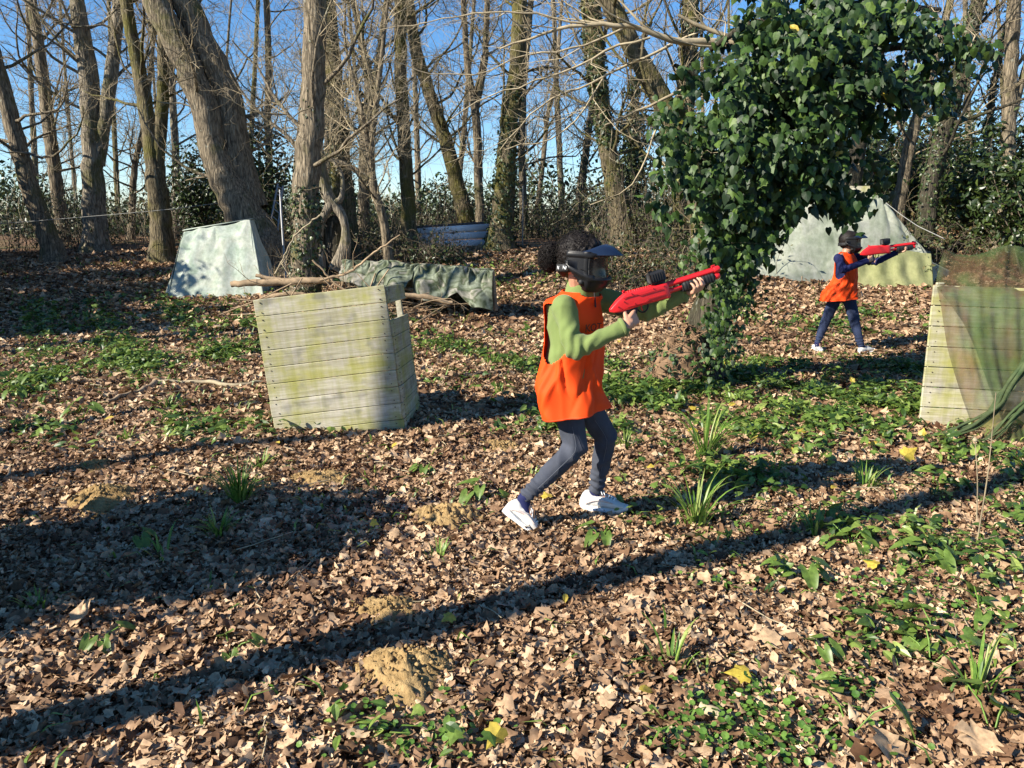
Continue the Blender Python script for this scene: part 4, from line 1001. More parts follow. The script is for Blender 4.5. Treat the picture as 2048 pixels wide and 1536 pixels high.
def sheet(name, top, bot, mt, parent, nu=80, nv=60, fold=.03, ff=14, seed=0, sag=.0, thick=.006, scallop=0, matrix=None, pins=0):
    """cloth between two edges given as lists of points"""
    rs = np.random.RandomState(seed)
    def res(l, n):
        l = np.array(l, float); s = np.r_[0, np.cumsum(np.linalg.norm(np.diff(l, axis=0), axis=1))]; t = np.linspace(0, s[-1], n); return np.stack([np.interp(t, s, l[:, k]) for k in range(3)], -1)
    A, B = res(top, nu), res(bot, nu); V_ = np.linspace(0, 1, nv)[:, None, None]; X = A[None] * (1 - V_) + B[None] * V_
    U = np.linspace(0, 1, nu)[None]; v = V_[..., 0]; nrm = nrmz(np.cross(B[nu // 2] - A[nu // 2], A[-1] - A[0]))
    f = np.zeros((nv, nu))
    for k in range(7):
        f += rs.uniform(.3, 1) * np.sin(U * ff * rs.uniform(.5, 2.2) * 2 + rs.uniform(0, 6) + v * rs.uniform(-5, 5) + .8 * np.sin(v * rs.uniform(2, 7) + k)) * (.35 + .65 * v)
    asp = np.linalg.norm(A[-1] - A[0]) / max(.2, np.linalg.norm(B[nu // 2] - A[nu // 2]))
    for k in range(pins):
        u0 = (k + rs.uniform(.1, .9)) / pins; du = (U - u0) * asp; ang = np.arctan2(v + .02, du); rr = np.hypot(v, du); fr = rs.uniform(2.5, 5)
        f += 1.3 * (1 - 2 * np.abs(np.sin(ang * fr + rs.uniform(0, 6) + 1.6 * np.sin(rr * 4 + k)))) * np.sin(ang * 1.7 + k * 2) * np.exp(-rr * 2.2) * np.clip(rr * 6, 0, 1)
    f *= fold / 2.2; f += rs.normal() * 0 + sag * np.sin(np.pi * v) * np.sin(np.pi * U)
    X = X + nrm * f[..., None] * (1 if nrm[1] < 0 else -1)
    if scallop: X[..., 2] += scallop * v * np.abs(np.sin(U * np.pi * 3.2)) ** 1
    mb = MB(); mb.grid(X); o = mb.build(name, mt, parent); md = o.modifiers.new("thickness", 'SOLIDIFY'); md.thickness = thick; return o

def shelters():
    # white tarp shelter, left
    Yb, Yt = 11.9, 12.5
    TL, TR = P(368, 462, Yt), P(500, 439, Yt); BLp, BRp = P(333, 608, Yb), P(530, 606, Yb); g = (BLp + BRp) / 2; g[2] = gz(g[0], g[1])
    for p in (BLp, BRp): p[2] = gz(p[0], p[1]) - .03
    SB = P(552, 603, 13.0); SB[2] = gz(SB[0], SB[1]) - .03; LB = P(352, 606, 13.2); LB[2] = gz(LB[0], LB[1]) - .03
    T2 = P(508, 442, 12.75); T1 = P(374, 464, 12.75)
    e = empty("tarp_shelter", g, "washed out white tarp shelter shaped like a ridge tent below the heavy leaning tree", "shelter")
    sheet("front_sheet", [TL + (0, 0, -.02), TL * .7 + TR * .3, TL * .35 + TR * .65 + (0, 0, -.02), TR], [BLp, BLp * .6 + BRp * .4 + (0, -.05, 0), BRp], M['tarp_white'], e, fold=.024, ff=7, seed=12, pins=3)
    sheet("side_sheet", [TR + (.004, 0, -.004), T2 + (0, 0, 0)], [BRp + (.004, .005, 0), SB], M['tarp_white'], e, nu=36, fold=.05, ff=5, seed=3)
    sheet("back_sheet", [T2 + (0, .01, 0), T1], [SB + (0, .01, 0), LB], M['tarp_white'], e, nu=40, fold=.05, ff=8, seed=4)
    sheet("side_sheet", [T1 + (-.004, .0, -.01), TL + (-.004, 0, -.03)], [LB + (-.01, 0, 0), BLp + (-.01, 0, 0)], M['tarp_white'], e, nu=36, fold=.04, ff=5, seed=5)
    mb = MB(); X = np.array([[TL + (-.02, -.015, .012), TR + (.02, -.015, .012)], [(TL + T1) / 2 + (-.02, 0, .035), (TR + T2) / 2 + (.02, 0, .035)], [T1 + (-.02, .015, .01), T2 + (.02, .015, .01)]]); mb.grid(X); o = mb.build("ridge_fold", M['tarp_white'], e); md = o.modifiers.new("thickness", 'SOLIDIFY'); md.thickness = .01
    # big grey-green tarp tent, right
    Y = 13.6
    def gp(a, b, y):
        p = P(a, b, y); p[2] = float(gz(p[0], p[1])) - .03; return p
    bl, br = gp(1480, 570, 13.2), gp(1868, 566, 13.2)
    e = empty("tarp_tent", (bl + br) / 2, "large faded grey green tarp tent behind the right hand player", "tent")
    top = [P(1548, 472, Y), P(1600, 420, Y + .1), P(1640, 388, Y + .2), P(1700, 384, Y + .2), P(1755, 392, Y + .15), P(1800, 440, Y), P(1864, 520, Y - .1)]
    sheet("front_sheet", top, [bl, gp(1600, 569, 13.15), gp(1700, 572, 13.1), br], M['tarp_grey'], e, 160, 100, .045, 5, 7, .0, pins=4)
    bk = [p + np.array((0, .02, -.01)) for p in top[::-1]]; sheet("back_sheet", bk, [gp(1850, 560, 15.2), gp(1700, 560, 15.4), gp(1530, 560, 15.2)], M['tarp_grey'], e, 90, 50, .05, 8, 8)
    sheet("lower_flap", [P(1690, 500, 13.22), P(1780, 497, 13.24), P(1862, 508, 13.30)], [gp(1686, 572, 12.98), gp(1780, 574, 12.94), gp(1868, 570, 13.0)], M['tarp_yellow'], e, 70, 40, .03, 7, 9)
    mb = MB(); a, b = P(1640, 372, 14.0), P(1746, 372, 14.0); c, d = P(1636, 400, 14.0), P(1748, 400, 14.0); mb.loft([((a + c) / 2 , (0, 0, np.linalg.norm(a - c) / 2), (0, .015, 0)), ((b + d) / 2, (0, 0, np.linalg.norm(b - d) / 2), (0, .015, 0))], 4); mb.build("top_board", M['plank'], e)
    # loose corner cloth at the right foot
    sheet("corner_flap", [P(1862, 522, 13.4), P(1905, 545, 13.6)], [gp(1866, 570, 13.2), gp(1900, 566, 13.6)], M['tarp_grey'], e, 30, 20, .05, 3, 19)
    # guy rope
    mb = MB(); q = smooth_path([P(1755, 392, Y), P(1800, 428, 12), P(1835, 452, 10.0), P(1890, 478, 8.2)], .2); mb.tube(q, .005, 5); tag(mb.build("guy_rope", M['rope']), "pale rope running from the tarp tent's top down to the right", "rope")
    # low camouflage tarp
    Yc = 10.6
    def C(a, b, dy=0): return P(a, b, Yc + dy)
    pl = gp(683, 565, 11.4)
    e = empty("camouflage_tarp", gp(850, 600, Yc), "camouflage tarp slung over a low rail behind the plank box", "tarp")
    t1 = [C(684, 521, .9), C(725, 521, .75), C(784, 523, .6), C(831, 528, .4)]; b1 = [C(680, 560, .75), C(722, 576, .45), C(770, 578, .3), C(812, 578, .15)]
    sheet("left_drape", t1, b1, M['tarp_camo'], e, 110, 70, .085, 3.5, 21, .06, pins=4)
    t2 = [C(822, 526, .42), C(860, 529, .34), C(890, 530, .28), C(932, 535, .18), C(979, 538, .05), C(988, 541, 0)]; b2 = [C(812, 585, .3), C(850, 603, .1), C(895, 600, 0), C(915, 585, -.05), C(945, 615, -.15), C(984, 621, -.15)]
    sheet("right_drape", t2, b2, M['tarp_camo'], e, 150, 80, .085, 4, 24, .05, pins=5)
    sheet("back_drape", [p + np.array((0, .03, -.005)) for p in (t1[:3] + t2)][::-1], [gp(985, 600, 11.4), gp(840, 600, 11.7), gp(690, 580, 12.0)], M['tarp_camo'], e, 90, 40, .08, 8, 27)
    for l in (([C(985, 541, .08), C(992, 622, -.05)], 1), ([C(835, 530, .5), C(836, 600, .5)], 1), ([C(688, 524, 1.0), C(686, 575, 1.0)], 1)):
        mb = MB(); mb.tube(l[0], .03, 8, rough=.05, cap=True); mb.build("post", M['wood_dead'], e)
    for l in ([C(806, 590, .25), C(900, 612, .1)], [C(808, 577, .35), C(905, 588, .2)]):
        mb = MB(); mb.tube(l, .022, 8, rough=.05, cap=True); mb.build("rail", M['wood_dead'], e)
shelters()

def metal():
    Y = 16.3; c = [P(834, 455, Y), P(983, 445, Y + .5)]; rt = nrmz(c[1] - c[0]); Ln = np.linalg.norm(c[1] - c[0]); z0 = float(gz(c[0][0], c[0][1])) - .1
    H = (c[0][2] + c[1][2]) / 2 - z0; Hs = (c[0][2] - z0, c[1][2] - z0); y = np.cross((0, 0, 1.), rt)
    e = empty("metal_panel_barrier", (c[0][0], c[0][1], z0), "low white barrier of metal panels with dark top at the back of the clearing", "barrier")
    for k in range(4):
        mb = MB(); pts = []
        za = [z0 + Hs[j] * (k + .04) / 4 for j in (0, 1)]; zb = [z0 + Hs[j] * (k + .96) / 4 for j in (0, 1)]
        X = []
        for t in np.linspace(0, 1, 7):
            off = -.02 * math.sin(math.pi * t) ** .5; X.append([np.array((c[0][0], c[0][1], za[0] + (zb[0] - za[0]) * t)) + y * off * -1 * -1, np.array((c[1][0], c[1][1], za[1] + (zb[1] - za[1]) * t)) + y * off])
        mb.grid(np.array(X)); o = mb.build("panel", M['metal_white'], e); md = o.modifiers.new("t", 'SOLIDIFY'); md.thickness = .02
    mb = MB(); mb.tube([np.array((c[0][0], c[0][1], z0 + Hs[0])) + y * .02, np.array((c[1][0], c[1][1], z0 + Hs[1])) + y * .02], .035, 6, cap=True); mb.build("capping", M['metal_dark'], e)
    for t in (.03, .5, .97):
        p = c[0] * (1 - t) + c[1] * t + y * .05; mb = MB(); mb.tube([(p[0], p[1], z0), (p[0], p[1], p[2] - .02)], .03, 6); mb.build("post", M['metal_dark'], e)
    b = G(1045, 494); mb = MB(); mb.tube([b - (0, 0, .1), P(1046, 372, b[1])], .018, 10, cap=True); tag(mb.build("thin_pole", M['metal_grey']), "thin pale upright pole beside the ivy footed tree", "pole")
    # ladder leaning on the heavy tree
    e = empty("ladder", (*P(565, 500, 13.9)[:2], float(gz(*P(565, 500, 13.9)[:2]))), "metal ladder leaning in the shade behind the thick straight tree", "ladder")
    a0, a1, b0, b1 = P(536, 470, 13.9), P(556, 368, 14.4), P(552, 488, 13.9), P(566, 372, 14.4)
    for p, q in ((a0, a1), (b0, b1)): mb = MB(); mb.tube([p + (p - q) * .35, q], .02, 6, cap=True); mb.build("rail", M['metal_grey'], e)
    for t in np.linspace(-.2, .95, 9): mb = MB(); mb.tube([a0 + (a1 - a0) * t, b0 + (b1 - b0) * t], .012, 6); mb.build("rung", M['metal_grey'], e)
    b = P(572, 560, 12.9); b[2] = float(gz(b[0], b[1])); mb = MB(); mb.tube(smooth_path([b, P(565, 470, 13.1), P(560, 380, 13.3)], .3), .018, 10, cap=True); tag(mb.build("thin_pole", M['metal_grey']), "grey pole standing left of the thick straight tree beside the ladder", "pole")
    mb = MB(); q = smooth_path([P(-60, 452, 14.5), P(120, 438, 14.5), P(330, 420, 14.6), P(500, 398, 14.4)], .3); mb.tube(q, .0045, 4); tag(mb.build("boundary_rope", M['rope']), "thin pale line strung between the trees at the left", "rope")
    mb = MB(); q = smooth_path([P(500, 398, 14.4), P(700, 396, 14.8), P(950, 388, 17.5), P(1250, 392, 15.3), P(1400, 396, 14.6)], .3); mb.tube(q, .004, 4); tag(mb.build("boundary_rope", M['metal_dark']), "thin dark line strung across the middle trees", "rope")
metal()

def deadwood():
    rng = np.random.RandomState(44)
    L_ = [([(462, 569, 12), (500, 564, 13), (550, 564, 14), (600, 562, 14), (660, 560, 12)], 11.0, "thick dead branch propped sideways above the plank box, pointing left"), ([(512, 551, 7), (530, 556, 8), (560, 560, 9), (600, 559, 9)], 11.1, "short broken dead branch lying on the thick one"),
          ([(525, 597, 8), (550, 590, 9), (580, 588, 9), (640, 590, 8)], 11.0, "bent dead branch low beneath the thick one"), ([(800, 590, 9), (860, 596, 10), (905, 606, 8)], 10.2, "dead branch under the camouflage tarp"),
          ([(640, 560, 6), (700, 545, 5), (745, 508, 4), (800, 470, 3)], 10.9, "thin bare branch slanting up in front of the camouflage tarp"), ([(550, 548, 3), (590, 470, 3), (640, 430, 3)], 11.2, "thin pale stem curving up beside the grey pole"),
          ([(625, 520, 4), (680, 575, 4), (740, 600, 3)], 10.9, "twiggy branch hanging down behind the plank box"), ([(215, 812, 8), (270, 795, 11), (300, 782, 12), (318, 768, 13)], None, "mossy fallen branch in the sunny leaves at the left"),
          ([(315, 772, 7), (400, 772, 8), (470, 780, 8), (540, 768, 5)], None, "pale fallen branch running from the mossy one to the plank box"), ([(1400, 1440, 26), (1440, 1462, 28)], None, "short lichen covered stick among the leaves at the bottom"),
          ([(1300, 668, 4), (1340, 690, 4), (1385, 700, 4)], None, "thin root lying at the foot of the ivy tree")]
    for pts, Y, lab in L_:
        mb = MB(); 
        if Y is None: q = [(*(G(a, b) + (0, 0, .035)), c / 2 / FPX * G(a, b)[1] * 1.05) for a, b, c in pts]
        else: q = [(*P(a, b, Y), c / 2 / FPX * Y) for a, b, c in pts]
        q = smooth_path(q, .06); q[1:-1, :3] += rng.normal(size=(len(q) - 2, 3)) * .006; mb.tube(q[:, :3], q[:, 3], 9, rough=.12, seed=len(lab), cap=True)
        if Y:
            for j in range(5): limb(mb, mb, q[rng.randint(1, len(q)), :3], rng.normal(size=3), .006, rng.uniform(.3, .8), 1, rng, kids=4)
        tag(mb.build("fallen_branch", M['twig_pale'] if 'pale' in lab or 'lichen' in lab else M['wood_dead']), lab, "branch", "dead branches lying about")
    # messy pile of twigs behind the plank box
    mb = MB(); c = P(680, 575, 10.6); c[2] = gz(c[0], c[1])
    for k in range(60):
        p = c + np.array((rng.normal() * .75, rng.normal() * .3, abs(rng.normal()) * .14)); d = nrmz(np.array((rng.normal(), rng.normal() * .5, rng.normal() * .25))); ln = rng.uniform(.2, .7)
        mb.tube(smooth_path([p - d * ln, p + rng.normal(size=3) * .03, p + d * ln], .1), rng.uniform(.003, .011), 4)
    tag(mb.build("brushwood_pile", M['wood_dead']), "heap of brushwood between the plank box and the camouflage tarp", "brushwood")
deadwood()

# ------------------------------------------------------------------ plants one can tell apart
def blades(mb, p, n, ln, rng, sp=.06, arch=.9, w_=.005):
    for k in range(n):
        a = rng.uniform(0, 6.28); l = ln * rng.uniform(.5, 1.2); lean = rng.uniform(.15, 1) * arch; s = np.linspace(0, 1, 8)
        b = p + np.array((math.cos(a), math.sin(a), 0)) * sp * rng.uniform(0, 1); out = l * lean * s ** 1.6; up = l * (s - .5 * lean * s ** 2.6 * 1.25)
        c = b + np.stack([math.cos(a) * out, math.sin(a) * out, up], -1); sd = np.array((-math.sin(a), math.cos(a), 0)); wd = w_ * np.sin(np.pi * np.clip(s * .8 + .2, 0, 1))[:, None] * rng.uniform(.7, 1.3)
        mb.grid(np.stack([c - sd * wd, c + sd * wd + 0], 1) if False else np.stack([c - sd * wd, c + np.array((0, 0, -.2)) * wd, c + sd * wd], 1))
TUFTS = [(1410, 925, .46, 70, "big arching grass tuft right of the nearer player's knees"), (480, 1010, .26, 90, "grass tuft in the dark shadow left of centre"), (440, 1075, .16, 40, "low grass tuft at the bottom of the large shadow"), (1390, 1060, .38, 46, "long bladed grass sprawling right of the front shoe"),
         (1730, 985, .20, 34, "upright grass tuft below the wide yellow leaf at the right"), (1545, 960, .20, 9, "single pale grass spray right of the big arching tuft"), (520, 940, .13, 30, "small grass tuft at the edge of the large shadow"), (340, 820, .15, 26, "grass tuft on the sunlit strip at the left"), (250, 885, .13, 24, "bright little grass tuft between two shadow bands"),
         (455, 722, .16, 40, "grass tuft left of the plank box"), (890, 700, .16, 36, "grass tuft right of the plank box"), (985, 730, .16, 30, "grass tuft behind the orange vest"), (880, 1130, .14, 14, "small weed tuft below the crumbly molehill"), (1340, 1350, .20, 16, "spiky grass tuft in the lower centre"), (1630, 1080, .22, 18, "arching grass by the shadow band at the right"),
         (1950, 1400, .24, 20, "coarse grass at the lower right edge"), (1250, 900, .2, 26, "grass between the nearer player's legs and the big tuft"), (420, 1190, .12, 5, "few upright blades in the sunlit leaves left of centre"), (330, 1130, .2, 8, "thin arching blades in the left shadow"), (1000, 790, .14, 20, "grass tuft between the plank box and the nearer player"),
         (80, 1225, .12, 26, "grass tuft at the left in shadow near the bottom"), (1060, 960, .1, 12, "little grass tuft just left of the rear calf"), (1200, 560, .14, 20, "grass tuft far behind the nearer player's face"), (740, 955, .1, 8, "tiny tuft at the shadow's tip")]
rng_p = np.random.RandomState(70)
for px, py, ln, n, lab in TUFTS:
    p = G(px, py); mb = MB(); blades(mb, p, n, ln, rng_p); tag(mb.build("grass_tuft", M['grass']), lab, "grass tuft", "grass tufts among the dead leaves")

def arum(label, px, py, n, size, seed):
    rng = np.random.RandomState(seed); p = G(px, py); e = empty("arum_plant", p, label, "plant", "broad leaved arum plants in the leaves")
    for k in range(n):
        a = rng.uniform(0, 6.28); r = size * rng.uniform(.3, 1.5); t = p + np.array((math.cos(a) * r, math.sin(a) * r, size * rng.uniform(.35, 1.2)))
        lf = MB().leaves(*ARUM, [t], [(math.cos(a) * .5 + rng.normal() * .2, math.sin(a) * .5 - .15, 1)], size * rng.uniform(.9, 1.45), rng, np.array((math.cos(a), math.sin(a), -.3)), .85).build("leaf", M['green'], e)
        MB().tube([p, (p + t) / 2 + (0, 0, size * .25), t], .003, 4).build("stem", M['grass'], lf)

AR = [(965, 1000, 6, .085, "arum plant directly left of the lifted heel"), (1205, 1090, 6, .085, "veined arum plant below the front shoe"), (1445, 985, 4, .09, "upright curled arum right of the front shoe"), (1600, 1170, 6, .08, "arum plant at the lower edge of the shadow band"), (1700, 1100, 7, .085, "arum plant in the sun at the right above the shadow band's end"),
      (1850, 1130, 7, .08, "arum plant right of a sunny one, near the dead stalk"), (1870, 1300, 4, .10, "large arum leaves left of the lower right corner"), (1860, 1335, 3, .09, "drooping arum leaf below the large ones"), (460, 1312, 3, .06, "small glossy arum in the sunlit leaves at lower left"), (195, 1300, 4, .06, "pair of arum leaves at the left below the large shadow"),
      (1415, 1370, 3, .05, "tiny arum right of the spiky grass"), (1700, 1480, 2, .11, "big dark leaf plant near the bottom right"), (1985, 1480, 3, .11, "big leaf plant in the bottom right corner"), (280, 1095, 3, .08, "dark arum in the middle of the large shadow"), (60, 775, 9, .11, "arum clump at the left edge in sun and shade"), (190, 735, 8, .10, "arum clump beside the left one on the sunlit lawn"),
      (235, 715, 8, .10, "arum clump on the sunlit lawn left of the grass"), (170, 835, 5, .09, "small arum clump below the lawn patch"), (1130, 860, 6, .08, "arum left of the nearer player's thigh"), (1300, 800, 7, .09, "arum clump right below the gun's shadow side"), (1500, 850, 7, .09, "arum clump above the big grass tuft"), (1560, 815, 7, .09, "arum clump left of the upright yellow leaf"),
      (1240, 760, 6, .09, "arum clump tight behind the orange vest's hem"), (1820, 860, 6, .08, "arum at the foot of the right barricade"), (1530, 1385, 3, .05, "small arum left of the clover in the lower right"), (850, 950, 5, .06, "arum sprig right of the large shadow's tip"), (1960, 1240, 6, .08, "arum near the right edge below the dead stalk"), (30, 800, 7, .1, "second arum clump at the very left edge"), (1640, 1320, 4, .07, "arum right of the large veined dead leaf")]
for k, (px, py, n, s, lab) in enumerate(AR): arum(lab, px, py, n, s, 500 + k)

YL = [(1705, 790, .10, 1), (1805, 943, .13, 1), (1492, 1385, .10, 0), (795, 903, .07, 0), (1095, 1018, .08, 0), (1430, 800, .08, 0), (1455, 835, .07, 1), (1500, 858, .07, 0), (1600, 880, .09, 0), (1660, 1000, .07, 0), (1470, 990, .11, 0), (1000, 1520, .09, 2), (1130, 1218, .05, 0), (745, 1085, .05, 2), (1750, 905, .07, 0), (1235, 690, .10, 0),
      (1380, 830, .09, 0), (1340, 812, .06, 0), (1690, 840, .08, 0), (1780, 818, .07, 0), (1390, 875, .10, 0), (1275, 1415, .07, 0), (1750, 1155, .08, 0), (1560, 1150, .06, 0), (1580, 912, .09, 0), (1720, 945, .08, 0), (905, 1260, .07, 0), (1500, 915, .07, 1), (1650, 880, .07, 0), (1840, 900, .07, 1), (230, 850, .08, 0), (1220, 860, .06, 0), (1900, 1010, .07, 0), (560, 905, .06, 0), (1300, 955, .06, 0), (1680, 765, .08, 0)]
rng_y = np.random.RandomState(71)
YLAB = {0: "upright yellow leaf among green arum left of the right barricade", 1: "widest yellow leaf, propped up in front of the right barricade", 2: "bright yellow curled leaf near the bottom, right of centre", 3: "yellow leaf on the ground right of the plank box's foot", 4: "yellow leaf between the nearer player's two shoes", 11: "yellow leaf standing on end at the bottom edge", 13: "small yellow leaf beside a large tan leaf below the shadow"}
for k, (px, py, s, up) in enumerate(YL):
    s *= .82; p = G(px, py) + (0, 0, .06 + (.04 if up else 0)); mb = MB(); tv, tf = (IVY if k % 3 else OVAL); nr = [(rng_y.normal() * .3, -.25, 1)] if not up else [(rng_y.normal() * .4, -1, .5)]
    mb.leaves(tv, tf, [p], nr, s, rng_y, np.array((0, 0, -1.)) if up == 2 else (None if not up else np.array((.5, 0, .8))), .6); tag(mb.build("yellow_leaf", M['yellow'], smooth=False), YLAB.get(k) or where_gnd(px, py, ("small" if s < .08 else "broad") + " fallen yellow leaf"), "leaf", "fallen yellow leaves")
# a few conspicuous large dead leaves
M['tan'] = leafmat('large_tan_leaf', [(0, (.42, .27, .15)), (1, (.55, .38, .22))], .7, .15)
rng_y = np.random.RandomState(72)
for px, py, s, lab in ((790, 1085, .10, "large upright tan leaf beside a small yellow one"), (1780, 1525, .17, "very large dead leaf at the bottom, right of centre"), (1960, 1520, .18, "very large dead leaf in the bottom right corner"), (1410, 1180, .09, "flat grey tan leaf in the shadow band"), (1375, 1250, .10, "large veined tan leaf in the lower centre"), (1500, 1180, .10, "tan leaf just right of the shadow band"), (160, 1265, .14, "large pale leaf at the left edge of the large shadow"),
                       (1990, 1235, .10, "long tan leaf at the right edge"), (1540, 1310, .12, "folded long tan leaf in the lower right"), (1210, 1430, .08, "pale tan leaf left of a yellowish one at the bottom")):
    p = G(px, py) + (0, 0, .05); mb = MB(); tv, tf = dead_leaf(int(px), 17, fan2); tv = tv * (1, 1, .35); mb.leaves(tv, tf, [p], [(rng_y.normal() * .2, -.5, 1)], s * .72, rng_y); tag(mb.build("dead_leaf", M['tan']), lab, "leaf", "large dead leaves")
for px, py, tx, ty, lab in ((1950, 1110, 1992, 785, "tall thin dead stalk in front of the right barricade"), (1952, 1060, 1950, 880, "short dead stalk with a pale seed head by the right barricade")):
    p = G(px, py); mb = MB(); t = P(tx, ty, p[1] + .1); q = smooth_path([p, (p + t) / 2 + (.012, 0, 0), t], .05); mb.tube(q, np.linspace(.004, .0018, len(q)), 6)
    e = empty("dead_stalk", p, lab, "stalk"); mb.build("stem", M['twig'], e)
    if ty > 800: mb = MB(); mb.ball(t, .012, 8); mb.build("seed_head", M['twig_pale'], e)
# ------------------------------------------------------------------ people
def clothmat(name, col, rough=.85, fuzz=.25, scale=300, var=.12, sheen=0):
    def f(t, b):
        v = coords(t)
        L(t, ramp(t, noise_(t, v, 9, 4), [(.3, tuple(c * (1 - var) for c in col)), (.7, tuple(min(1, c * (1 + var)) for c in col))]), b.inputs["Base Color"])
        b.inputs["Roughness"].default_value = rough; b.inputs["Specular IOR Level"].default_value = .2
        if sheen: b.inputs["Sheen Weight"].default_value = sheen
        bump(t, b, noise_(t, v, scale, 2), fuzz, .002)
    return mat(name, f)
M['skin'] = plain('skin', (.46, .25, .16), .5, .15, 200, .1)
M['hair'] = plain('dark_curly_hair', (.012, .009, .008), .6, .6, 120, .4, 0, .25)
M['fleece'] = clothmat('green_fleece', (.155, .205, .065), .9, .5, 260, .1, .15)
M['navy'] = clothmat('navy_jersey', (.014, .018, .07), .85, .2)
M['jeans'] = clothmat('grey_jeans', (.055, .062, .082), .85, .35, 500, .2)
M['navyjeans'] = clothmat('navy_trousers', (.028, .04, .085), .85, .3, 500, .2)
def vm(t, b):
    b.inputs["Base Color"].default_value = (.88, .075, .008, 1); b.inputs["Roughness"].default_value = .7; b.inputs["Specular IOR Level"].default_value = .2
    v = coords(t); bump(t, b, noise_(t, v, 600, 1), .2, .001)
    tr = t.nodes.new("ShaderNodeBsdfTranslucent"); tr.inputs[0].default_value = (.95, .10, .01, 1)
    mx = t.nodes.new("ShaderNodeMixShader"); mx.inputs[0].default_value = .12
    L(t, b.outputs[0], mx.inputs[1]); L(t, tr.outputs[0], mx.inputs[2]); L(t, mx.outputs[0], t.nodes["Material Output"].inputs[0])
M['vest'] = mat('orange_bib', vm)
M['vest_trim'] = plain('orange_hem', (.80, .06, .008), .75)
M['black'] = plain('black_plastic', (.009, .009, .010), .42, .1, 200, .2, 0, .3)
M['rubber'] = plain('matt_black', (.012, .012, .013), .7)
M['visor'] = plain('dark_blue_visor', (.012, .022, .05), .25)
M['red'] = plain('red_plastic', (.72, .018, .022), .38, .08, 60, .06)
M['reddark'] = plain('red_plastic_groove', (.30, .008, .01), .5)
M['shoe'] = plain('off_white_leather', (.62, .60, .56), .6, .1, 150, .08)
M['sole'] = plain('white_sole', (.74, .74, .72), .6, .1, 60, .06)
M['pink'] = plain('pale_pink_panel', (.60, .50, .46), .6)
M['white'] = plain('white_print', (.8, .8, .8), .6)
M['darkprint'] = plain('dark_print', (.10, .02, .01), .7)
def lensm(t, b):
    b.inputs["Base Color"].default_value = (.03, .03, .03, 1); b.inputs["Roughness"].default_value = .12; b.inputs["Specular IOR Level"].default_value = .4
    tr = t.nodes.new("ShaderNodeBsdfTransparent"); tr.inputs[0].default_value = (.42, .38, .33, 1)
    mx = t.nodes.new("ShaderNodeMixShader"); mx.inputs[0].default_value = .62
    L(t, tr.outputs[0], mx.inputs[1]); L(t, b.outputs[0], mx.inputs[2]); L(t, mx.outputs[0], t.nodes["Material Output"].inputs[0])
M['lens'] = mat('goggle_lens', lensm)

def rot_z(a): return np.array([[math.cos(a), -math.sin(a), 0], [math.sin(a), math.cos(a), 0], [0, 0, 1]])
def basis(f, u):
    """columns: forward x, left y, up z"""
    f = nrmz(f); l = nrmz(np.cross(u, f)); u = np.cross(f, l); return np.stack([f, l, u], 1)

def text_mesh(s, size, depth=.001):
    c = bpy.data.curves.new("t", 'FONT'); c.body = s; c.size = size; c.extrude = depth; c.align_x = 'CENTER'; c.align_y = 'CENTER'
    o = bpy.data.objects.new("t", c); COL.objects.link(o); dg = bpy.context.evaluated_depsgraph_get(); dg.update()
    me = bpy.data.meshes.new_from_object(o.evaluated_get(dg)); bpy.data.objects.remove(o); return me

def hand(mb, wrist, B, curls, s=1.0, thumb=(.5, .6), side=1, spread=.05):
    """B columns: x towards fingers, y towards thumb side, z back of the hand"""
    w_ = np.asarray(wrist, float)
    T = lambda v: w_ + B @ (np.asarray(v, float) * s)
    mb.capsule(T((-.02, 0, 0)), T((.02, 0, 0)), .021 * s, .023 * s)
    for k, y in enumerate((.024, .008, -.008, -.023)):
        mb.capsule(T((.01, y * .6, 0)), T((.068 - .003 * abs(k - 1), y, .001)), .0145 * s, .0115 * s, 10)
    Ls = ((.030, .020, .016), (.034, .022, .017), (.031, .020, .016), (.024, .016, .014))
    for k, y in enumerate((.026, .009, -.009, -.026)):
        a = curls[k]; p = np.array((.072 - .003 * abs(k - 1), y, .001)); ang = 0; yy = (1.5 - k) * spread
        for j in range(3):
            ang += a[j]; d = np.array((math.cos(ang), yy * math.cos(ang), -math.sin(ang))); q = p + d * Ls[k][j]
            mb.capsule(T(p), T(q), (.0088 - .0010 * j) * s, (.0080 - .0012 * j) * s, 10); p = q
    p = np.array((.018, .026, -.004)); d = nrmz(np.array((.75, .62, -thumb[0]))); q = p + d * .034; mb.capsule(T((.0, .012, -.002)), T(p), .014 * s, .012 * s, 10)
    mb.capsule(T(p), T(q), .0115 * s, .0098 * s, 10); d2 = nrmz(d + np.array((.35, -.55 * thumb[1], -.35 * thumb[1]))); mb.capsule(T(q), T(q + d2 * .026), .0098 * s, .0078 * s, 10)

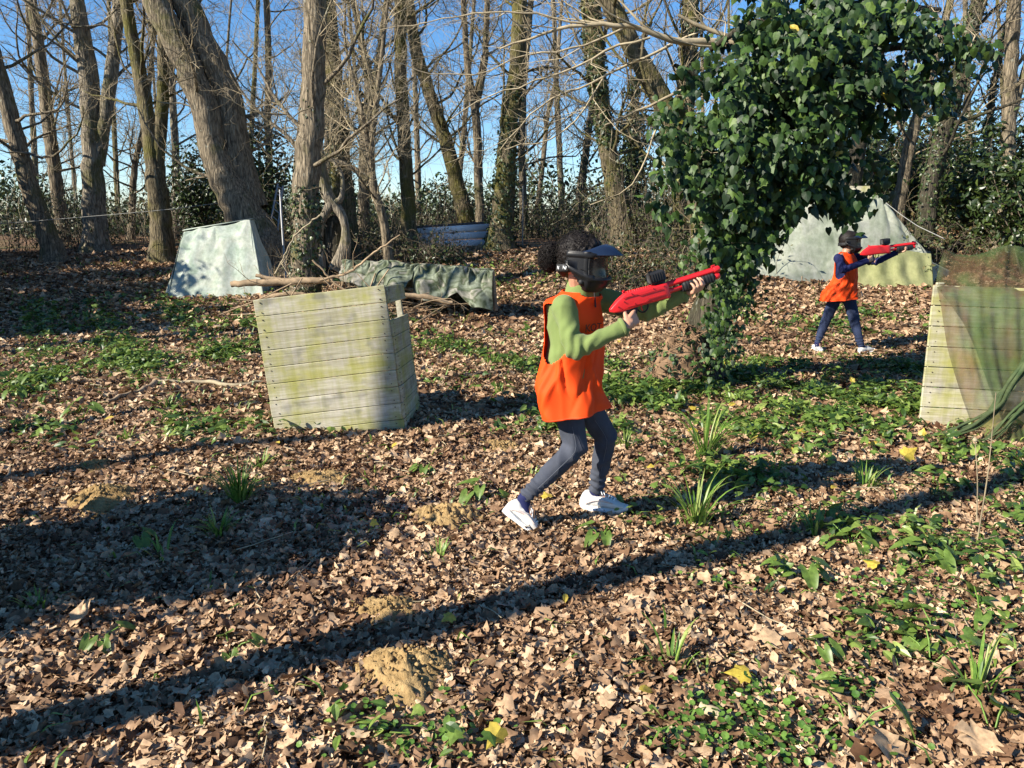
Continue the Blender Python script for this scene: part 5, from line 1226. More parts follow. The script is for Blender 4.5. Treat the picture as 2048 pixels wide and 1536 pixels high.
def shoe(parent, heel, toe, up, s, label=None, detail=True):
    f = np.asarray(toe, float) - heel; Ln = np.linalg.norm(f); B = basis(f, up); T = lambda v: np.asarray(heel, float) + B @ (np.asarray(v, float) * Ln)
    so, uu, la, pk = MB(), MB(), MB(), MB()
    xs = np.linspace(0, 1, 22)
    half = lambda x: .155 + .04 * math.sin(math.pi * min(1, x * 1.25)) - .02 * math.exp(-((x - .42) / .15) ** 2) + .03 * math.exp(-((x - .72) / .18) ** 2)
    def hw(x): return half(x) * min(1, ((x + .02) / .10) ** .5) * min(1, ((1.015 - x) / .16) ** .5)
    secs = []
    for x in xs:
        h = .11 + .055 * max(0, 1 - x * 2.2); lift = .05 * max(0, (x - .75) / .25) ** 2
        secs.append((T((x, 0, h / 2 + lift)), B[:, 1] * hw(x) * Ln, B[:, 2] * h / 2 * Ln))
    so.loft(secs, 24, pw=4)
    for k in range(14):
        x = .58 + .028 * k
        for sg in (-1, 1):
            if detail: so.box(T((x, sg * (hw(x) - .004), .06 + .05 * max(0, (x - .75) / .25) ** 2)), (.010 * Ln, .02 * Ln, .10 * Ln), B)
    secs = []
    for x in xs:
        if x > .985: continue
        base = .09 + .05 * max(0, 1 - x * 2.2); top = .40 - .03 * math.cos(x * 18) * (x < .3) if x < .34 else .40 - (x - .34) * .36 - .35 * max(0, x - .8) ** 1.1
        top = top * min(1, ((x + .03) / .10) ** .4); top = max(top, base + .05)
        wv = hw(x) * (.95 if x > .45 else .86); secs.append((T((x, 0, (top + base) / 2)), B[:, 1] * wv * Ln, B[:, 2] * (top - base) / 2 * Ln))
    uu.loft(secs, 24, pw=2.6)
    me = remesh(uu, .0045 if detail else .008, 2)
    S = link("shoe", me, parent); me.materials.append(M['shoe'])
    if label: S["label"] = label
    so.build("sole", M['sole'], S)
    for k in range(6):
        x = .40 + .062 * k; z = .415 - (x - .34) * .36; 
        la.tube([T((x, -.085, z - .035)), T((x + .01, -.03, z + .004)), T((x + .012, .03, z + .004)), T((x + .004, .085, z - .035))], .011 * Ln, 6)
        la.tube([T((x, -.085, z - .035)), T((x + .035, 0, z + .008)), T((x + .06, .085, z - .05))], .010 * Ln, 6)
    la.tube([T((.42, 0, .41)), T((.46, -.10, .45)), T((.50, -.13, .36))], .010 * Ln, 5); la.tube([T((.42, 0, .41)), T((.5, -.06, .44)), T((.58, -.13, .30))], .010 * Ln, 5)
    la.tube([T((.42, 0, .41)), T((.46, .10, .45)), T((.50, .13, .34))], .010 * Ln, 5)
    la.build("laces", M['sole'], S)
    if detail:
        for sg in (-1, 1):
            t = np.linspace(0, 1, 14); x = .10 + .62 * t; z = .17 + .17 * np.sin(t * 2.2) * (1 - .55 * t); wd = .030 * np.sin(np.pi * np.clip(t * .85 + .1, 0, 1))
            X = []
            for d in (-1, 0, 1): X.append([T((xx, sg * (hw(xx) * (.93 if xx > .45 else .86) * (1 - .25 * max(0, (zz - .2) / .2) ** 2) + .012), zz + d * ww)) for xx, zz, ww in zip(x, z, wd)])
            pk.grid(np.array(X))
        o = pk.build("side_stripe", M['pink'], S); md = o.modifiers.new("t", 'SOLIDIFY'); md.thickness = .003
    return S

def pmask(parent, c, B, s, detail=True, txt=None):
    """goggle mask, head frame B (x forward, y left, z up), origin at the head's centre"""
    T = lambda v: np.asarray(c, float) + np.asarray(v, float) * s @ B.T
    th = np.linspace(-R(118), R(118), 61); zs = np.linspace(-.128, .052, 40)
    def surf(t, z):
        a = .112 + .012 * np.exp(-((z + .075) / .045) ** 2) ; b = .098 - .012 * np.clip((-z - .06) / .07, 0, 1)
        jaw = 1 - .30 * np.clip((-z - .07) / .06, 0, 1) ** 2; a = a * (1 - .12 * np.clip((z - .03) / .03, 0, 1))
        cx = .012; sq = (np.abs(np.cos(t)) ** 2.6 + np.abs(np.sin(t)) ** 2.6) ** (-1 / 2.6)
        zz = z + .018 * np.clip((np.abs(t) - 1.2) / .8, 0, 1) * (z < -.04) * 2.5
        return np.stack([cx + a * jaw * np.cos(t) * sq, b * jaw * np.sin(t) * sq, zz], -1)
    TH, Z = np.meshgrid(th, zs); X = surf(TH, Z)
    lens = (np.abs(TH) < R(68)) & (Z > -.066) & (Z < .036) & ~((np.abs(TH) > R(56)) & ((Z > .028) | (Z < -.052)))
    rib = .0022 * np.sin(Z * 620 + np.abs(TH) * 4) * (Z < -.068) * (np.abs(TH) > .35); Xs = X.copy(); rad = nrmz(X * (1, 1, 0)); Xs += rad * rib[..., None]
    bord = np.minimum.reduce([np.abs(np.abs(TH) - R(68)) * .1, np.abs(Z + .066), np.abs(Z - .036)]); Xs += rad * (.006 * (bord < .008))[..., None] * (~lens[..., None])
    i = np.arange(39)[:, None] * 61; j = np.arange(60)[None]; F = np.stack([i + j, i + j + 1, i + 62 + j, i + 61 + j], -1)
    fl = lens[:-1, :-1] & lens[1:, 1:] & lens[:-1, 1:] & lens[1:, :-1]
    cutlow = (Z[:-1, :-1] < -.06) & (np.abs(TH[:-1, :-1]) > R(80) + (Z[:-1, :-1] + .128) * 9)
    mb = MB(); mb.add(T(Xs.reshape(-1, 3)), F[~fl & ~cutlow]); m_ = mb.build("goggle_mask", M['black'], parent); md = m_.modifiers.new("t", 'SOLIDIFY'); md.thickness = .004 * s; md.offset = 1
    mb = MB(); mb.add(T((X - rad * .004).reshape(-1, 3)), F[fl]); mb.build("lens", M['lens'], m_)
    mb = MB()   # bright rim of the lens
    for l in ([(t, -.062) for t in np.linspace(-R(64), R(64), 30)] + [(R(66), z) for z in np.linspace(-.055, .03, 8)] + [(t, .033) for t in np.linspace(R(64), -R(64), 30)] + [(-R(66), z) for z in np.linspace(.03, -.055, 8)],):
        q = np.array([surf(np.array(a), np.array(b)) for a, b in l]); q = q + nrmz(q * (1, 1, 0)) * .003; q = np.vstack([q, q[:1]]); mb.tube(T(q), .0035 * s, 6)
    mb.build("lens_frame", M['rubber'], m_)
    # visor
    t = np.linspace(-R(88), R(88), 33)[None]; v = np.linspace(0, 1, 12)[:, None]
    ox = .10 + .085 * v * np.cos(t * .9) ** .8; oy = .098 + .004 * v
    X = np.stack([.005 + ox * np.cos(t), oy * np.sin(t), .060 + .024 * (1 - v) * np.cos(t) - .020 * v * np.cos(t) * 1 - .028 * (1 - np.cos(t)) + .010 * np.sin(v * np.pi)], -1)
    mb = MB(); mb.grid(T(X)); X0 = np.stack([.0 + (.10 - .10 * v) * np.cos(t) + .0, (.098 - .05 * v) * np.sin(t), .084 * np.cos(t) ** .5 * (1 - .0 * v) + .018 * v - .028 * (1 - np.cos(t)) - .0], -1)
    o = mb.build("visor", M['visor'], m_); md = o.modifiers.new("t", 'SOLIDIFY'); md.thickness = .004 * s
    # side housings and strap
    for sg in (-1, 1): mb = MB(); mb.bbox(T((-.012, sg * .097, -.012)), (.052 * s, .012 * s, .046 * s), .005, B); mb.build("strap_bracket", M['black'], m_)
    mb = MB(); t = np.linspace(R(100), R(260), 40)[None]; v = np.linspace(-.5, .5, 4)[:, None]; mb.grid(T(np.stack([-.012 + .100 * np.cos(t) + 0 * v, .094 * np.sin(t) + 0 * v, -.022 + .034 * v + .014 * np.cos(t)], -1)))
    o = mb.build("strap", M['rubber'], m_); md = o.modifiers.new("t", 'SOLIDIFY'); md.thickness = .004 * s; md.offset = 1
    mb = MB()
    for sg in (-1, 1): mb.ball(T((.03, sg * .088, -.085)), .013 * s, 8)
    mb.ball(T((.118, 0, -.092)), np.array((.014, .03, .02)) * s, 8, B); mb.build("vent", M['rubber'], m_)
    if txt:
        for (x, y, z, sz, tx, yaw) in txt:
            me = text_mesh(tx, sz * s, .0008); me.materials.append(M['white']); R3 = np.stack([B @ rot_z(yaw) @ np.array((1., 0, 0)), B[:, 2], -(B @ rot_z(yaw) @ np.array((0., 1, 0))) ], 1)
            V = vget(me); vset(me, T((x, y, z)) + V @ np.stack([R3[:, 0], R3[:, 1], np.cross(R3[:, 0], R3[:, 1])], 1).T); link("strap_mark", me, m_)
    return m_

def blaster(label, S, E, up_hint, s, detail=True):
    """toy pump action launcher from stock tip S to muzzle E"""
    S = np.asarray(S, float); f = nrmz(np.asarray(E, float) - S); B = basis(f, up_hint); T = lambda v: S + B @ (np.asarray(v, float) * s)
    root = empty("toy_shotgun", S, label, "toy gun", "red toy shotguns held by the players")
    pr = [(-.002, -.006, .006, .010), (.008, -.013, .014, .014), (.035, -.018, .032, .018), (.070, -.018, .050, .020), (.08, -.018, .053, .021), (.18, -.020, .049, .022), (.24, -.023, .046, .022), (.266, -.025, .044, .022), (.271, -.021, .038, .019)]
    mb = MB(); mb.loft([(T((x, 0, (a + b) / 2)), B[:, 1] * w_ * s, B[:, 2] * (b - a) / 2 * s) for x, a, b, w_ in pr], 32, pw=6); body = mb.build("body", M['red'], root)
    mb = MB()
    for k in range(15): mb.bbox(T((.085 + k * .0105, 0, .0555 - .0006 * k)), (.0055 * s, .012 * s, .007 * s), .001, B)
    mb.bbox(T((.075, 0, .060)), (.010 * s, .008 * s, .012 * s), .002, B); mb.build("top_rail", M['red'], body)
    if detail:
        mb = MB()
        for sg in (-1, 1):
            mb.tube([T((.06, sg * .0222, .036)), T((.12, sg * .0235, .036)), T((.135, sg * .0238, .028)), T((.24, sg * .0242, .026))], .0012 * s, 5)
            mb.tube([T((.07, sg * .0212, -.006)), T((.15, sg * .0236, -.008)), T((.17, sg * .0240, .002)), T((.25, sg * .0242, .0))], .0012 * s, 5)
            for x, z in ((.03, .008), (.06, .022), (.10, .046), (.105, .0), (.2, .038), (.25, .034), (.255, -.016), (.19, -.012)): mb.tube([T((x, sg * .018, z)), T((x, sg * .0248, z))], .0026 * s, 8, cap=True)
        mb.build("seam_and_screws", M['reddark'], body)
        me = text_mesh("RIVAL".replace("RIVAL", "X-1"), .001) if False else None
    mb = MB(); mb.tube([T((x, 0, .031)) for x in (.26, .27, .5, .508)], np.array((.0105, .0115, .0115, .0125)) * s, 16, cap=True); mb.tube([T((x, 0, .031)) for x in (.496, .5, .520, .524)], np.array((.013, .015, .015, .0135)) * s, 16, cap=True)
    mb.tube([T((.5245, 0, .031)), T((.5255, 0, .031))], .0085 * s, 12, m=1, cap=True); mb.bbox(T((.50, 0, .048)), (.018 * s, .005 * s, .012 * s), .001, B); mb.bbox(T((.39, 0, .043)), (.23 * s, .006 * s, .004 * s), .001, B)
    mb.build("barrel", [M['red'], M['rubber']], root)
    mb = MB(); mb.tube([T((x, 0, .003)) for x in (.255, .28, .285, .50)], np.array((.015, .015, .011, .011)) * s, 16, cap=True); mb.tube([T((x, 0, .003)) for x in (.495, .50, .515, .520)], np.array((.012, .0145, .0145, .010)) * s, 16, cap=True); mb.build("magazine_tube", M['red'], root)
    mb = MB(); xs = np.linspace(.335, .492, 40); mb.loft([(T((x, 0, .002)), B[:, 1] * (.0195 + .0012 * np.sign(np.sin(x * 420))) * s * (1 if .34 < x < .487 else .85), B[:, 2] * (.021 + .0012 * np.sign(np.sin(x * 420))) * s * (1 if .34 < x < .487 else .85)) for x in xs], 24, pw=3); mb.build("pump_grip", M['rubber'], root)
    mb = MB(); mb.bbox(T((.232, 0, .078)), (.074 * s, .044 * s, .046 * s), .006, B); mb.bbox(T((.232, 0, .098)), (.066 * s, .036 * s, .010 * s), .004, B); mb.bbox(T((.236, 0, .053)), (.05 * s, .030 * s, .012 * s), .002, B)
    if detail:
        for k in range(5): mb.bbox(T((.21 + k * .011, -.022, .080)), (.003 * s, .003 * s, .034 * s), .001, B)
    mb.build("top_magazine", M['rubber'], root)
    mb = MB(); mb.capsule(T((.105, 0, -.022)), T((.075, 0, -.085)), .0165 * s, .0185 * s); mb.capsule(T((.03, 0, -.018)), T((.09, 0, -.026)), .011 * s, .014 * s); mb.build("pistol_grip", M['rubber'], root)
    mb = MB(); q = [T((.118 + .026 * (1 - math.cos(a)), 0, -.022 - .028 * math.sin(a))) for a in np.linspace(0, math.pi, 14)]; mb.tube(q, .0034 * s, 8); mb.build("trigger_guard", M['black'], root)
    mb = MB(); mb.tube([T((.140, 0, -.02)), T((.136, 0, -.032)), T((.141, 0, -.042))], .003 * s, 8, cap=True); mb.build("trigger", M['red'], root)
    return root, T, B

def person(p):
    J = {k: np.asarray(v, float) for k, v in p['J'].items()}; s = p['s']; rng = np.random.RandomState(p['seed'])
    root_p = (J['ankR'] + J['ankL']) / 2; root_p[2] = float(gz(root_p[0], root_p[1]))
    e = empty("person", root_p, p['label'], "person")
    sh = nrmz(J['shL'] - J['shR']); upv = nrmz(J['neck'] - J['pel']); fw = nrmz(np.cross(sh, upv)); vox = p['vox']
    hB = p['headB']; hc = J['head']
    # continuous body
    b = MB()
    H = lambda v: hc + hB @ (np.asarray(v, float) * s)
    b.ball(H((-.006, 0, .018)), np.array((.094, .076, .098)) * s, 14, hB); b.ball(H((.022, 0, -.035)), np.array((.066, .060, .078)) * s, 12, hB); b.ball(H((.050, 0, -.078)), np.array((.028, .030, .026)) * s, 8, hB)
    b.capsule(H((.086, 0, .006)), H((.104, 0, -.030)), .008 * s, .013 * s); b.ball(H((.088, 0, -.062)), np.array((.012, .026, .008)) * s, 8, hB); b.ball(H((.086, 0, -.073)), np.array((.012, .022, .007)) * s, 8, hB)
    for sg in (-1, 1): b.ball(H((.0, sg * .077, -.012)), np.array((.016, .008, .028)) * s, 8, hB); b.ball(H((.078, sg * .032, .020)), np.array((.012, .022, .006)) * s, 8, hB); b.ball(H((.055, sg * .045, -.03)), np.array((.02, .02, .02)) * s, 8, hB)
    b.capsule(H((-.012, 0, -.06)), J['neck'], .046 * s, .050 * s)
    for t0, t1, r0, r1 in (('neck', 'shR', .020, .030), ('neck', 'shL', .020, .030), ('shR', 'elR', .040, .036), ('elR', 'wrR', .036, .024), ('shL', 'elL', .045, .036), ('elL', 'wrL', .036, .024),
                           ('hipR', 'knR', .062, .046), ('knR', 'ankR', .044, .028), ('hipL', 'knL', .062, .046), ('knL', 'ankL', .044, .028)): b.capsule(J[t0], J[t1], r0 * s, r1 * s)
    def tor(sc): return [(J['pel'] * (1 - t) + J['neck'] * t, sh * a * s * sc, fw * d * s * sc) for t, a, d in ((-.18, .07, .06), (-.08, .115, .09), (.1, .13, .10), (.35, .118, .088), (.6, .128, .095), (.8, .135, .092), (.92, .11, .075), (1.0, .06, .05))]
    b.loft(tor(.86), 20)
    for w_, k, hb, cur, th in ((J['wrR'], 'R', p['handR'], p['curlR'], p['thR']), (J['wrL'], 'L', p['handL'], p['curlL'], p['thL'])): hand(b, w_, hb, cur, s * .98, th)
    for k in 'RL':
        b.capsule(J['ank' + k], J['ank' + k] + (J['toe' + k] - J['ank' + k]) * .45, .026 * s, .022 * s)
    me = remesh(b, p['voxb'], 1); body = link("body", me, e); me.materials.append(M['skin'])
    # eyes
    # trousers
    b = MB(); 
    for k in 'RL':
        hp, kn, an = J['hip' + k], J['kn' + k], J['ank' + k]; b.capsule(hp, kn, .079 * s, .059 * s, 16); b.capsule(kn, kn * .6 + an * .4, .057 * s, .053 * s, 16); b.capsule(kn * .6 + an * .4, kn * .08 + an * .92, .053 * s, .040 * s, 16)
    b.loft([(J['pel'] + upv * z * s, sh * a * s, fw * d * s) for z, a, d in ((-.06, .07, .07), (-.03, .12, .095), (.03, .135, .105), (.10, .13, .10))], 20)
    me = remesh(b, vox, 4); wrinkle(me, .008 * s, 19, 3, (1, 1, 1.2))
    v = vget(me); n = vnorm(me)
    for k in 'RL':
        for at, sp, am, fr in ((J['ank' + k] * .86 + J['kn' + k] * .14, .085, .007, 170), (J['kn' + k] + (J['ank' + k] - J['kn' + k]) * .02, .05, .004, 120)):
            ax = nrmz(J['kn' + k] - J['ank' + k]); dd = v - at; al = dd @ ax; rr = np.linalg.norm(dd, axis=1); pert = np.sin(v @ np.array((31., 17, 5))) * 1.4 + np.sin(v @ np.array((-12., 43, 25))) * .9
            v += n * (am * s * np.sin(al * fr / s + pert) * np.exp(-(rr / (sp * s)) ** 2))[:, None]
    vset(me, v); me.materials.append(M[p['trou']]); tr = link("trousers", me, e)
    if p.get('seam'):
        mb = MB()
        for k in 'RL':
            q = smooth_path([J['hip' + k], J['kn' + k], J['ank' + k]], .03); off = np.array((0, -1., 0)); rr = np.interp(np.linspace(0, 1, len(q)), [0, .45, .55, 1], [.078, .060, .057, .040]) * s
            mb.tube((q + off * (rr + .001)[:, None])[3:-3], .0014, 4)
        mb.build("side_seam", M['trouseam'], tr)
    # sweater
    b = MB()
    for k in 'RL':
        S_, E_, W_ = J['sh' + k], J['el' + k], J['wr' + k]; W2 = E_ + (W_ - E_) * .90
        b.capsule(J['neck'] * .45 + S_ * .55 - upv * .03 * s, S_ - upv * .01 * s, .046 * s, .052 * s, 16); b.capsule(S_, E_, p['arm'][0] * s, p['arm'][1] * s, 16); b.capsule(E_, W2, p['arm'][1] * s, p['arm'][2] * s, 16)
    b.loft(tor(.97), 22)
    rg = p['rings']; b.loft([(c, sh * a * .90, fw * dd * .885) for c, a, dd in rg[2:7]], 24)
    if p['collar']: b.loft([(J['neck'] + upv * z * s + fw * .008 * s, sh * a * s, fw * d * s) for z, a, d in ((-.06, .088, .082), (-.015, .076, .076), (.03, .071, .072), (.065, .067, .068), (.080, .064, .066), (.086, .056, .058))], 24)
    else: b.loft([(J['neck'] + upv * z * s, sh * a * s, fw * d * s) for z, a, d in ((-.05, .07, .065), (.0, .058, .056), (.01, .055, .052))], 24)
    me = remesh(b, vox, 4); wrinkle(me, p['wr'] * s, 19, p['seed'] + 5)
    v = vget(me); n = vnorm(me)
    for k in 'RL':   # bunched folds at the elbow
        at = J['el' + k]; bis = nrmz(nrmz(J['sh' + k] - at) + nrmz(J['wr' + k] - at)); ax = nrmz(np.cross(bis, np.cross(bis, (0, 1., 0)) + (.01, 0, 0))); ax = nrmz(J['wr' + k] - J['sh' + k])
        dd = v - at - bis * .03 * s; v += n * (.0075 * s * np.sin((dd @ ax) * 130 / s + 1.2 * np.sin(v @ np.array((20., 15, 40)))) * np.exp(-(np.linalg.norm(dd, axis=1) / (.085 * s)) ** 2))[:, None]
    vset(me, v); me.materials.append(M[p['top']]); sw = link(p['topname'], me, e)
    if p['collar']:
        mb = MB(); q = [J['neck'] + fw * (.076 + .0) * s + upv * .04 * s, J['neck'] + fw * .085 * s - upv * .0 * s, J['neck'] + fw * .098 * s - upv * .07 * s]; mb.tube(smooth_path(q, .01), .004 * s, 6); mb.build("zip", M['rubber'], sw)
    for k in 'RL':
        W_ = J['wr' + k]; E_ = J['el' + k]; d = nrmz(W_ - E_); c = E_ + (W_ - E_) * .93; mb = MB(); mb.tube([c - d * .012 * s, c - d * .006 * s, c + d * .004 * s, c + d * .008 * s], np.array((.9, 1.0, .98, .82)) * p['arm'][2] * 1.04 * s, 24, cap=True); mb.build("cuff", M[p['top']], sw)
    # bib: rings round the torso, with deep armholes
    rings = p['rings']; na = 120; nv = 90
    ks = np.array([[*c, a, d] for c, a, d in rings]); tt = np.linspace(0, 1, len(ks)); t = np.linspace(0, 1, nv); K = np.stack([np.interp(t, tt, ks[:, k]) for k in range(5)], -1)
    for _ in range(6): K[1:-1] = .25 * K[:-2] + .5 * K[1:-1] + .25 * K[2:]
    an = np.linspace(0, 2 * np.pi, na, endpoint=False)   # 0 forward, pi/2 left
    X = K[:, None, :3] + np.cos(an)[None, :, None] * fw * K[:, 4][:, None, None] + np.sin(an)[None, :, None] * sh * K[:, 3][:, None, None]
    rs = np.random.RandomState(p['seed'] + 9); V_ = t[:, None]; A = an[None]; rad = np.cos(A)[..., None] * fw + np.sin(A)[..., None] * sh; low = np.clip((V_ - .45) / .55, 0, 1)
    f = np.zeros((nv, na))
    for k in range(9):
        m_ = rs.randint(2, 9); f += rs.uniform(.4, 1) * (1 - 1.6 * np.abs(np.sin(m_ * A * .5 + rs.uniform(0, 6) + V_ * rs.uniform(-5, 5) + .6 * np.sin(V_ * 8 + k)))) / m_ ** .3
    X = X + rad * (f * (.004 + .010 * low) * s)[..., None]
    for k in range(13):  # pulled creases below the bent arm
        m0, v0, sl = rs.uniform(-2.6, .8), rs.uniform(.5, .9), rs.uniform(-3, 3); dA = np.angle(np.exp(1j * (A - m0 - sl * (V_ - v0)))); X = X + rad * ((.014 * s) * np.exp(-(dA / .065) ** 2) * np.exp(-((V_ - v0) / .14) ** 2) * rs.choice((-1, 1)))[..., None]
    hz = p.get('hem'); 
    if hz is not None: X[..., 2] += (hz * np.cos(A - R(20)) * np.clip((V_ - .75) / .25, 0, 1))
    Vg = V_ + 0 * A; da = lambda c: np.abs(np.angle(np.exp(1j * (A - c)))) + 0 * V_
    v0, v1 = p['hole']; hole = np.zeros((nv, na), bool)
    for c in (-np.pi / 2, np.pi / 2):
        cv = (Vg - v0) / (v1 - v0); wdt = np.where(cv < .3, p['holew'] * np.sqrt(np.clip(cv / .3, 0, 1)), np.where(cv > .8, p['holew'] * .9 * np.sqrt(np.clip((1 - cv) / .2, 0, 1)), p['holew'])); hole |= (cv > 0) & (cv < 1) & (da(c) < wdt)
    # neck scoop at the front
    hole |= (da(0) < .85) & (Vg < .10 * np.sqrt(np.clip(1 - (da(0) / .85) ** 2, 0, 1)))
    i = np.arange(nv - 1)[:, None] * na; j = np.arange(na)[None]; j2 = (j + 1) % na; F = np.stack([i + j, i + j2, i + na + j2, i + na + j], -1); hf = hole[:-1] & hole[1:] & np.roll(hole, -1, 1)[:-1] & np.roll(hole, -1, 1)[1:]
    mb = MB(); mb.add(X.reshape(-1, 3), F[~hf][:, ::-1]); vest = mb.build("bib", M['vest'], e); md = vest.modifiers.new("s", 'SMOOTH'); md.iterations = 1; md.factor = .4; md = vest.modifiers.new("t", 'SOLIDIFY'); md.thickness = .0025; md.offset = 1
    mb = MB(); mb.tube(np.vstack([X[-2], X[-2][:1]]) , .0035 * s, 6); mb.tube(np.vstack([X[-7], X[-7][:1]]) + 0, .0012 * s, 4); mb.build("hem", M['vest_trim'], vest)
    if p.get('print'):
        me = text_mesh(p['print'][0], p['print'][1], .0008); o_, yaw = p['print'][2], p['print'][3]; me.materials.append(M['darkprint']); a_ = yaw; nn = math.cos(a_) * fw + math.sin(a_) * sh; xx = -math.sin(a_) * fw + math.cos(a_) * sh; vv = vget(me)
        k = int(o_ * (nv - 1)); base = K[k, :3] + math.cos(a_) * fw * K[k, 4] + math.sin(a_) * sh * K[k, 3] + nn * .012; vset(me, base + vv[:, :1] * xx + vv[:, 1:2] * upv + vv[:, 2:] * nn); link("chest_print", me, vest)
    for k, lb in (('R', p['shlab'][0]), ('L', p['shlab'][1])): shoe(e, J['heel' + k], J['toe' + k], J['sup' + k], s, lb, p['detail'])
    for k in 'RL':
        mb = MB(); mb.capsule(J['ank' + k] * .7 + J['kn' + k] * .3, J['ank' + k] * 1.0, .030 * s, .031 * s); mb.capsule(J['ank' + k], J['heel' + k] * .55 + J['toe' + k] * .45 + nrmz(J['sup' + k]) * .05 * s, .031 * s, .029 * s); mb.build("sock", M['navy'], e)
    # hair
    if p['hair'] == 'bun':
        b = MB(); b.ball(H((-.016, 0, .030)), np.array((.102, .090, .100)) * s, 14, hB); b.ball(H((-.07, 0, -.02)), np.array((.05, .06, .06)) * s, 10, hB); b.ball(H((.03, 0, .072)), np.array((.060, .066, .044)) * s, 10, hB)
        b.ball(H((-.155, -.01, .020)), np.array((.040, .045, .058)) * s, 12, hB); b.ball(H((-.150, -.005, -.02)), np.array((.032, .035, .04)) * s, 12, hB)
        me = remesh(b, .005, 1); wrinkle(me, .006, 90, 2); me.materials.append(M['hair']); hr = link("hair", me, e)
        mb = MB()
        for k in range(2600):
            bun = rng.rand() < .55; cc, rr = ((-.153, -.008, .008), (.044, .046, .062)) if bun else ((-.018, 0, .032), (.100, .090, .100)); d = nrmz(rng.normal(size=3));
            if not bun and (d[0] > .3 and d[2] < .45 or d[2] < -.5): continue
            q = np.array(cc) + d * rr; t_ = nrmz(np.cross(d, rng.normal(size=3))); path = []
            for j in range(7): a_ = j * 1.15; path.append(q + t_ * (.0045 * j) * .8 + d * .0045 * (1 + math.cos(a_)) + np.cross(d, t_) * .0055 * math.sin(a_))
            mb.tube(np.array([H(x) for x in path]), .0008, 3)
        mb.build("curl", M['hair'], hr)
    else:
        b = MB(); b.ball(H((-.012, 0, .026)), np.array((.106, .088, .100)) * s, 14, hB); b.ball(H((.03, 0, .07)), np.array((.066, .066, .046)) * s, 10, hB); b.ball(H((-.05, 0, -.01)), np.array((.06, .07, .07)) * s, 10, hB); me = remesh(b, .008, 1); wrinkle(me, .004, 60, 2); me.materials.append(M['hair']); link("hair", me, e)
    pmask(e, H((0, 0, 0)), hB, s, p['detail'], p.get('txt'))
    return e, T_(J)
def T_(J): return J

def C1(cx, cy, Y): return P(960 + cx * .4426, 440 + cy * .4426, Y)
def G1():
    S = P(1221, 621, 3.38); E = P(1441, 551, 3.52); return S, E
gS, gE = G1(); gl = np.linalg.norm(gE - gS) / .526
gun1, gT, gB = blaster("red toy shotgun with a black box on top held by the nearer player in green", gS, gE, (0, 0.05, 1), gl)
fist = [(1.0, 1.25, .7)] * 4
def person_near():
    J = dict(head=P(1163, 523, 3.47), neck=P(1160, 580, 3.52), shR=P(1127, 612, 3.41), shL=P(1203, 600, 3.62), elR=P(1150, 700, 3.33), elL=P(1292, 622, 3.56),
             pel=P(1146, 785, 3.52), hipR=P(1133, 806, 3.48), hipL=P(1166, 802, 3.58), knR=P(1153, 893, 3.45), knL=P(1213, 872, 3.60), ankR=P(1047, 998, 3.42), ankL=P(1190, 985, 3.66),
             heelR=P(1004, 1022, 3.42), toeR=P(1079, 1078, 3.39), heelL=P(1160, 1018, 3.68), toeL=P(1256, 1024, 3.62))
    J['supR'] = nrmz(J['knR'] - J['ankR']) * .9 + np.array((.55, 0, .3)); J['supL'] = (0, 0, 1.)
    zf = gz(J['toeR'][0], J['toeR'][1]); print("toe z", J['toeR'][2] - zf, "heelL", J['heelL'][2] - gz(*J['heelL'][:2]), J['toeL'][2] - gz(*J['toeL'][:2]))
    gripc = gT((.092, 0, -.050)); f, l, u = gB[:, 0], gB[:, 1], gB[:, 2]
    # right hand on the pistol grip: palm on the camera side (-l), fingers wrap round the front towards +l
    xR = nrmz(f * .75 + u * .25 + l * .35); zR = nrmz(-l - xR * (-l).dot(xR)); yR = np.cross(zR, xR); 
    if yR.dot(u) < 0: yR = -yR
    hR = np.stack([xR, yR, zR], 1)
    J['wrR'] = gripc - xR * .062 - l * .020 - u * .008
    pc = gT((.40, 0, .002)); xL = nrmz(-l * .92 + f * .36 + u * .05); zL = nrmz(-u - xL * (-u).dot(xL)); yL = np.cross(zL, xL)
    if yL.dot(f) < 0: yL = -yL
    hL = np.stack([xL, yL, zL], 1)
    J['wrL'] = pc - u * .034 - xL * .048 + f * -.01
    rings = [(J['neck'] - (0, 0, .004), .086, .080), (J['neck'] - (.004, 0, .030), .132, .094), (C1(412, 368, 3.52), .160, .116), (C1(425, 450, 3.52), .158, .126), (C1(420, 560, 3.52), .150, .124), (C1(408, 650, 3.52), .156, .132), (C1(400, 740, 3.51), .174, .146), (C1(422, 810, 3.50), .176, .148), (C1(432, 868, 3.49), .176, .146)]
    hf = nrmz(np.array((.90, -.34, -.06)))
    return person(dict(J=J, s=1.0, seed=21, label="person crouching in orange bib, green fleece and grey jeans, aiming a red toy gun", headB=basis(hf, (0.02, 0, 1)), vox=.0075, voxb=.0036, handR=hR, handL=hL,
        curlR=[(.15, .25, .2), (.95, 1.15, .6), (1.0, 1.2, .6), (1.0, 1.2, .7)], curlL=[(.75, .95, .5), (.8, 1.0, .5), (.85, 1.0, .5), (.9, 1.0, .5)], thR=(.45, .6), thL=(.75, .6), trou='jeans', top='fleece', topname='fleece', arm=(.060, .052, .044), wr=.013,
        collar=True, rings=rings, hole=(.215, .60), holew=.62, hem=.030, shlab=("lifted white shoe with a pale pink stripe", "planted white shoe"), detail=True, hair='bun', seam=True,
        print=("KOT", .05, .40, -.15), txt=[(-.050, -.0945, -.0275, .022, "N/", R(-22)), (-.087, -.074, -.032, .022, "N", R(-42))]))
M['trouseam'] = plain('seam_thread', (.085, .095, .12), .8)
person_near()

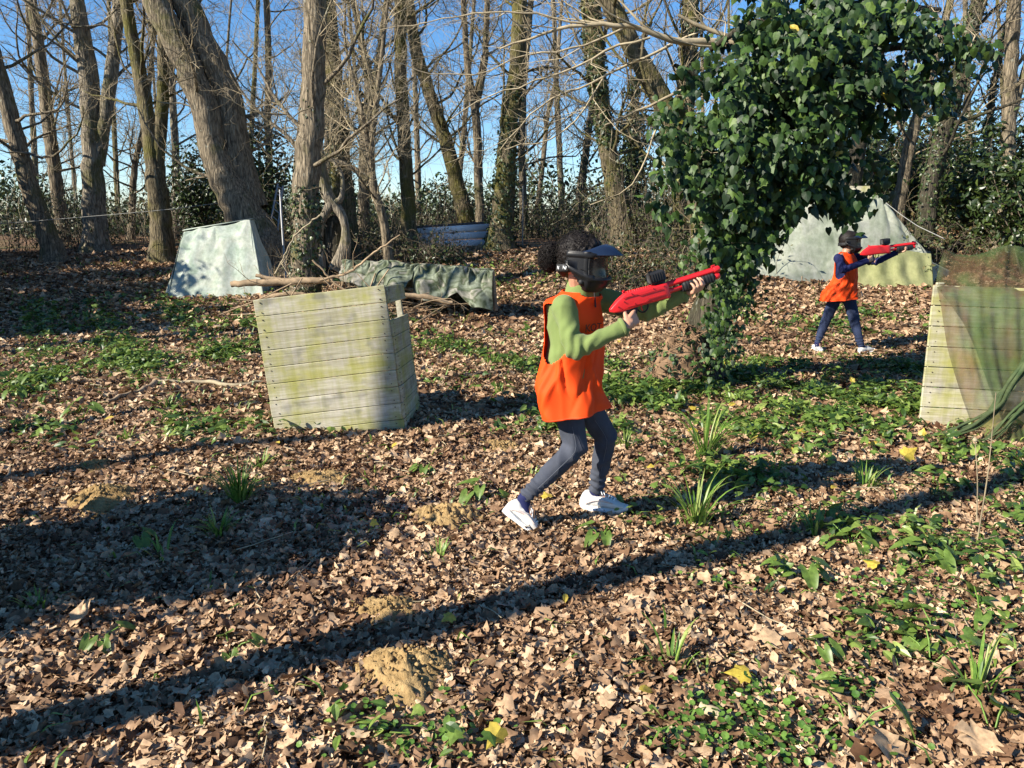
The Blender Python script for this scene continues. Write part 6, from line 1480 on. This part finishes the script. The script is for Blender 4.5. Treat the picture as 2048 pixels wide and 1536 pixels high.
YF = 8.65
gS2, gE2 = P(1722, 508, 8.5), P(1831, 494, 8.65); gl2 = np.linalg.norm(gE2 - gS2) / .526
gun2, gT2, gB2 = blaster("red toy shotgun held level by the farther player in navy", gS2, gE2, (0, 0.05, 1), gl2, False)
def person_far():
    q = lambda cx, cy, Y=YF: P(1560 + cx * .2018, 430 + cy * .2018, Y)
    sc = 1.0
    J = dict(head=q(686, 262), neck=q(655, 375), shR=q(575, 425, YF - .12), shL=q(735, 410, YF + .12), elR=q(625, 545, YF - .22), elL=q(950, 465, YF + .02), pel=q(610, 790), hipR=q(555, 810, YF + .03), hipL=q(680, 810, YF - .05),
             knR=q(455, 1040, YF + .10), knL=q(740, 1060, YF - .06), ankR=q(368, 1270, YF + .12), ankL=q(808, 1310, YF - .10), heelR=q(318, 1338, YF + .14), toeR=q(425, 1352, YF - .02), heelL=q(782, 1392, YF - .12), toeL=q(935, 1350, YF - .04))
    J['supR'] = (0, 0, 1.); J['supL'] = (-.25, 0, 1.)
    print("far feet", J['heelR'][2] - gz(*J['heelR'][:2]), J['heelL'][2] - gz(*J['heelL'][:2]))
    f, l, u = gB2[:, 0], gB2[:, 1], gB2[:, 2]; gripc = gT2((.092, 0, -.045)); xR = nrmz(f * .9 + u * .3 + l * .3); zR = nrmz(-l - xR * (-l).dot(xR)); yR = np.cross(zR, xR)
    if yR.dot(u) < 0: yR = -yR
    hR = np.stack([xR, yR, zR], 1); J['wrR'] = gripc - xR * .06 - l * .02
    pc = gT2((.40, 0, .002)); xL = nrmz(-l * .7 + f * .7); zL = nrmz(-u - xL * (-u).dot(xL)); yL = np.cross(zL, xL)
    if yL.dot(f) < 0: yL = -yL
    hL = np.stack([xL, yL, zL], 1); J['wrL'] = pc - u * .034 - xL * .05
    R_ = [(J['neck'] + (0, 0, .01), .068, .060), (J['neck'] - (0, 0, .02), .115, .078), (q(650, 450), .150, .105), (q(655, 520), .150, .115), (q(648, 590), .145, .115), (q(635, 660), .15, .13), (q(605, 730), .172, .16), (q(582, 790), .188, .185), (q(575, 840), .195, .195)]
    return person(dict(J=J, s=1.0, seed=35, label="person in orange bib and navy clothes striding in front of the grey tarp tent", headB=basis(nrmz(np.array((.9, -.30, .0))), (0, 0, 1)), vox=.011, voxb=.0065, handR=hR, handL=hL,
        curlR=[(.2, .3, .2)] + [(.95, 1.1, .6)] * 3, curlL=[(.75, .95, .5)] * 4, thR=(.45, .6), thL=(.7, .6), trou='navyjeans', top='navy', topname='sweater', arm=(.050, .043, .034), wr=.004, collar=False, rings=R_, hole=(.14, .58), holew=.62, hem=.02,
        shlab=("white shoe in the sun", "white shoe in the shade"), detail=False, hair='short'))
person_far()
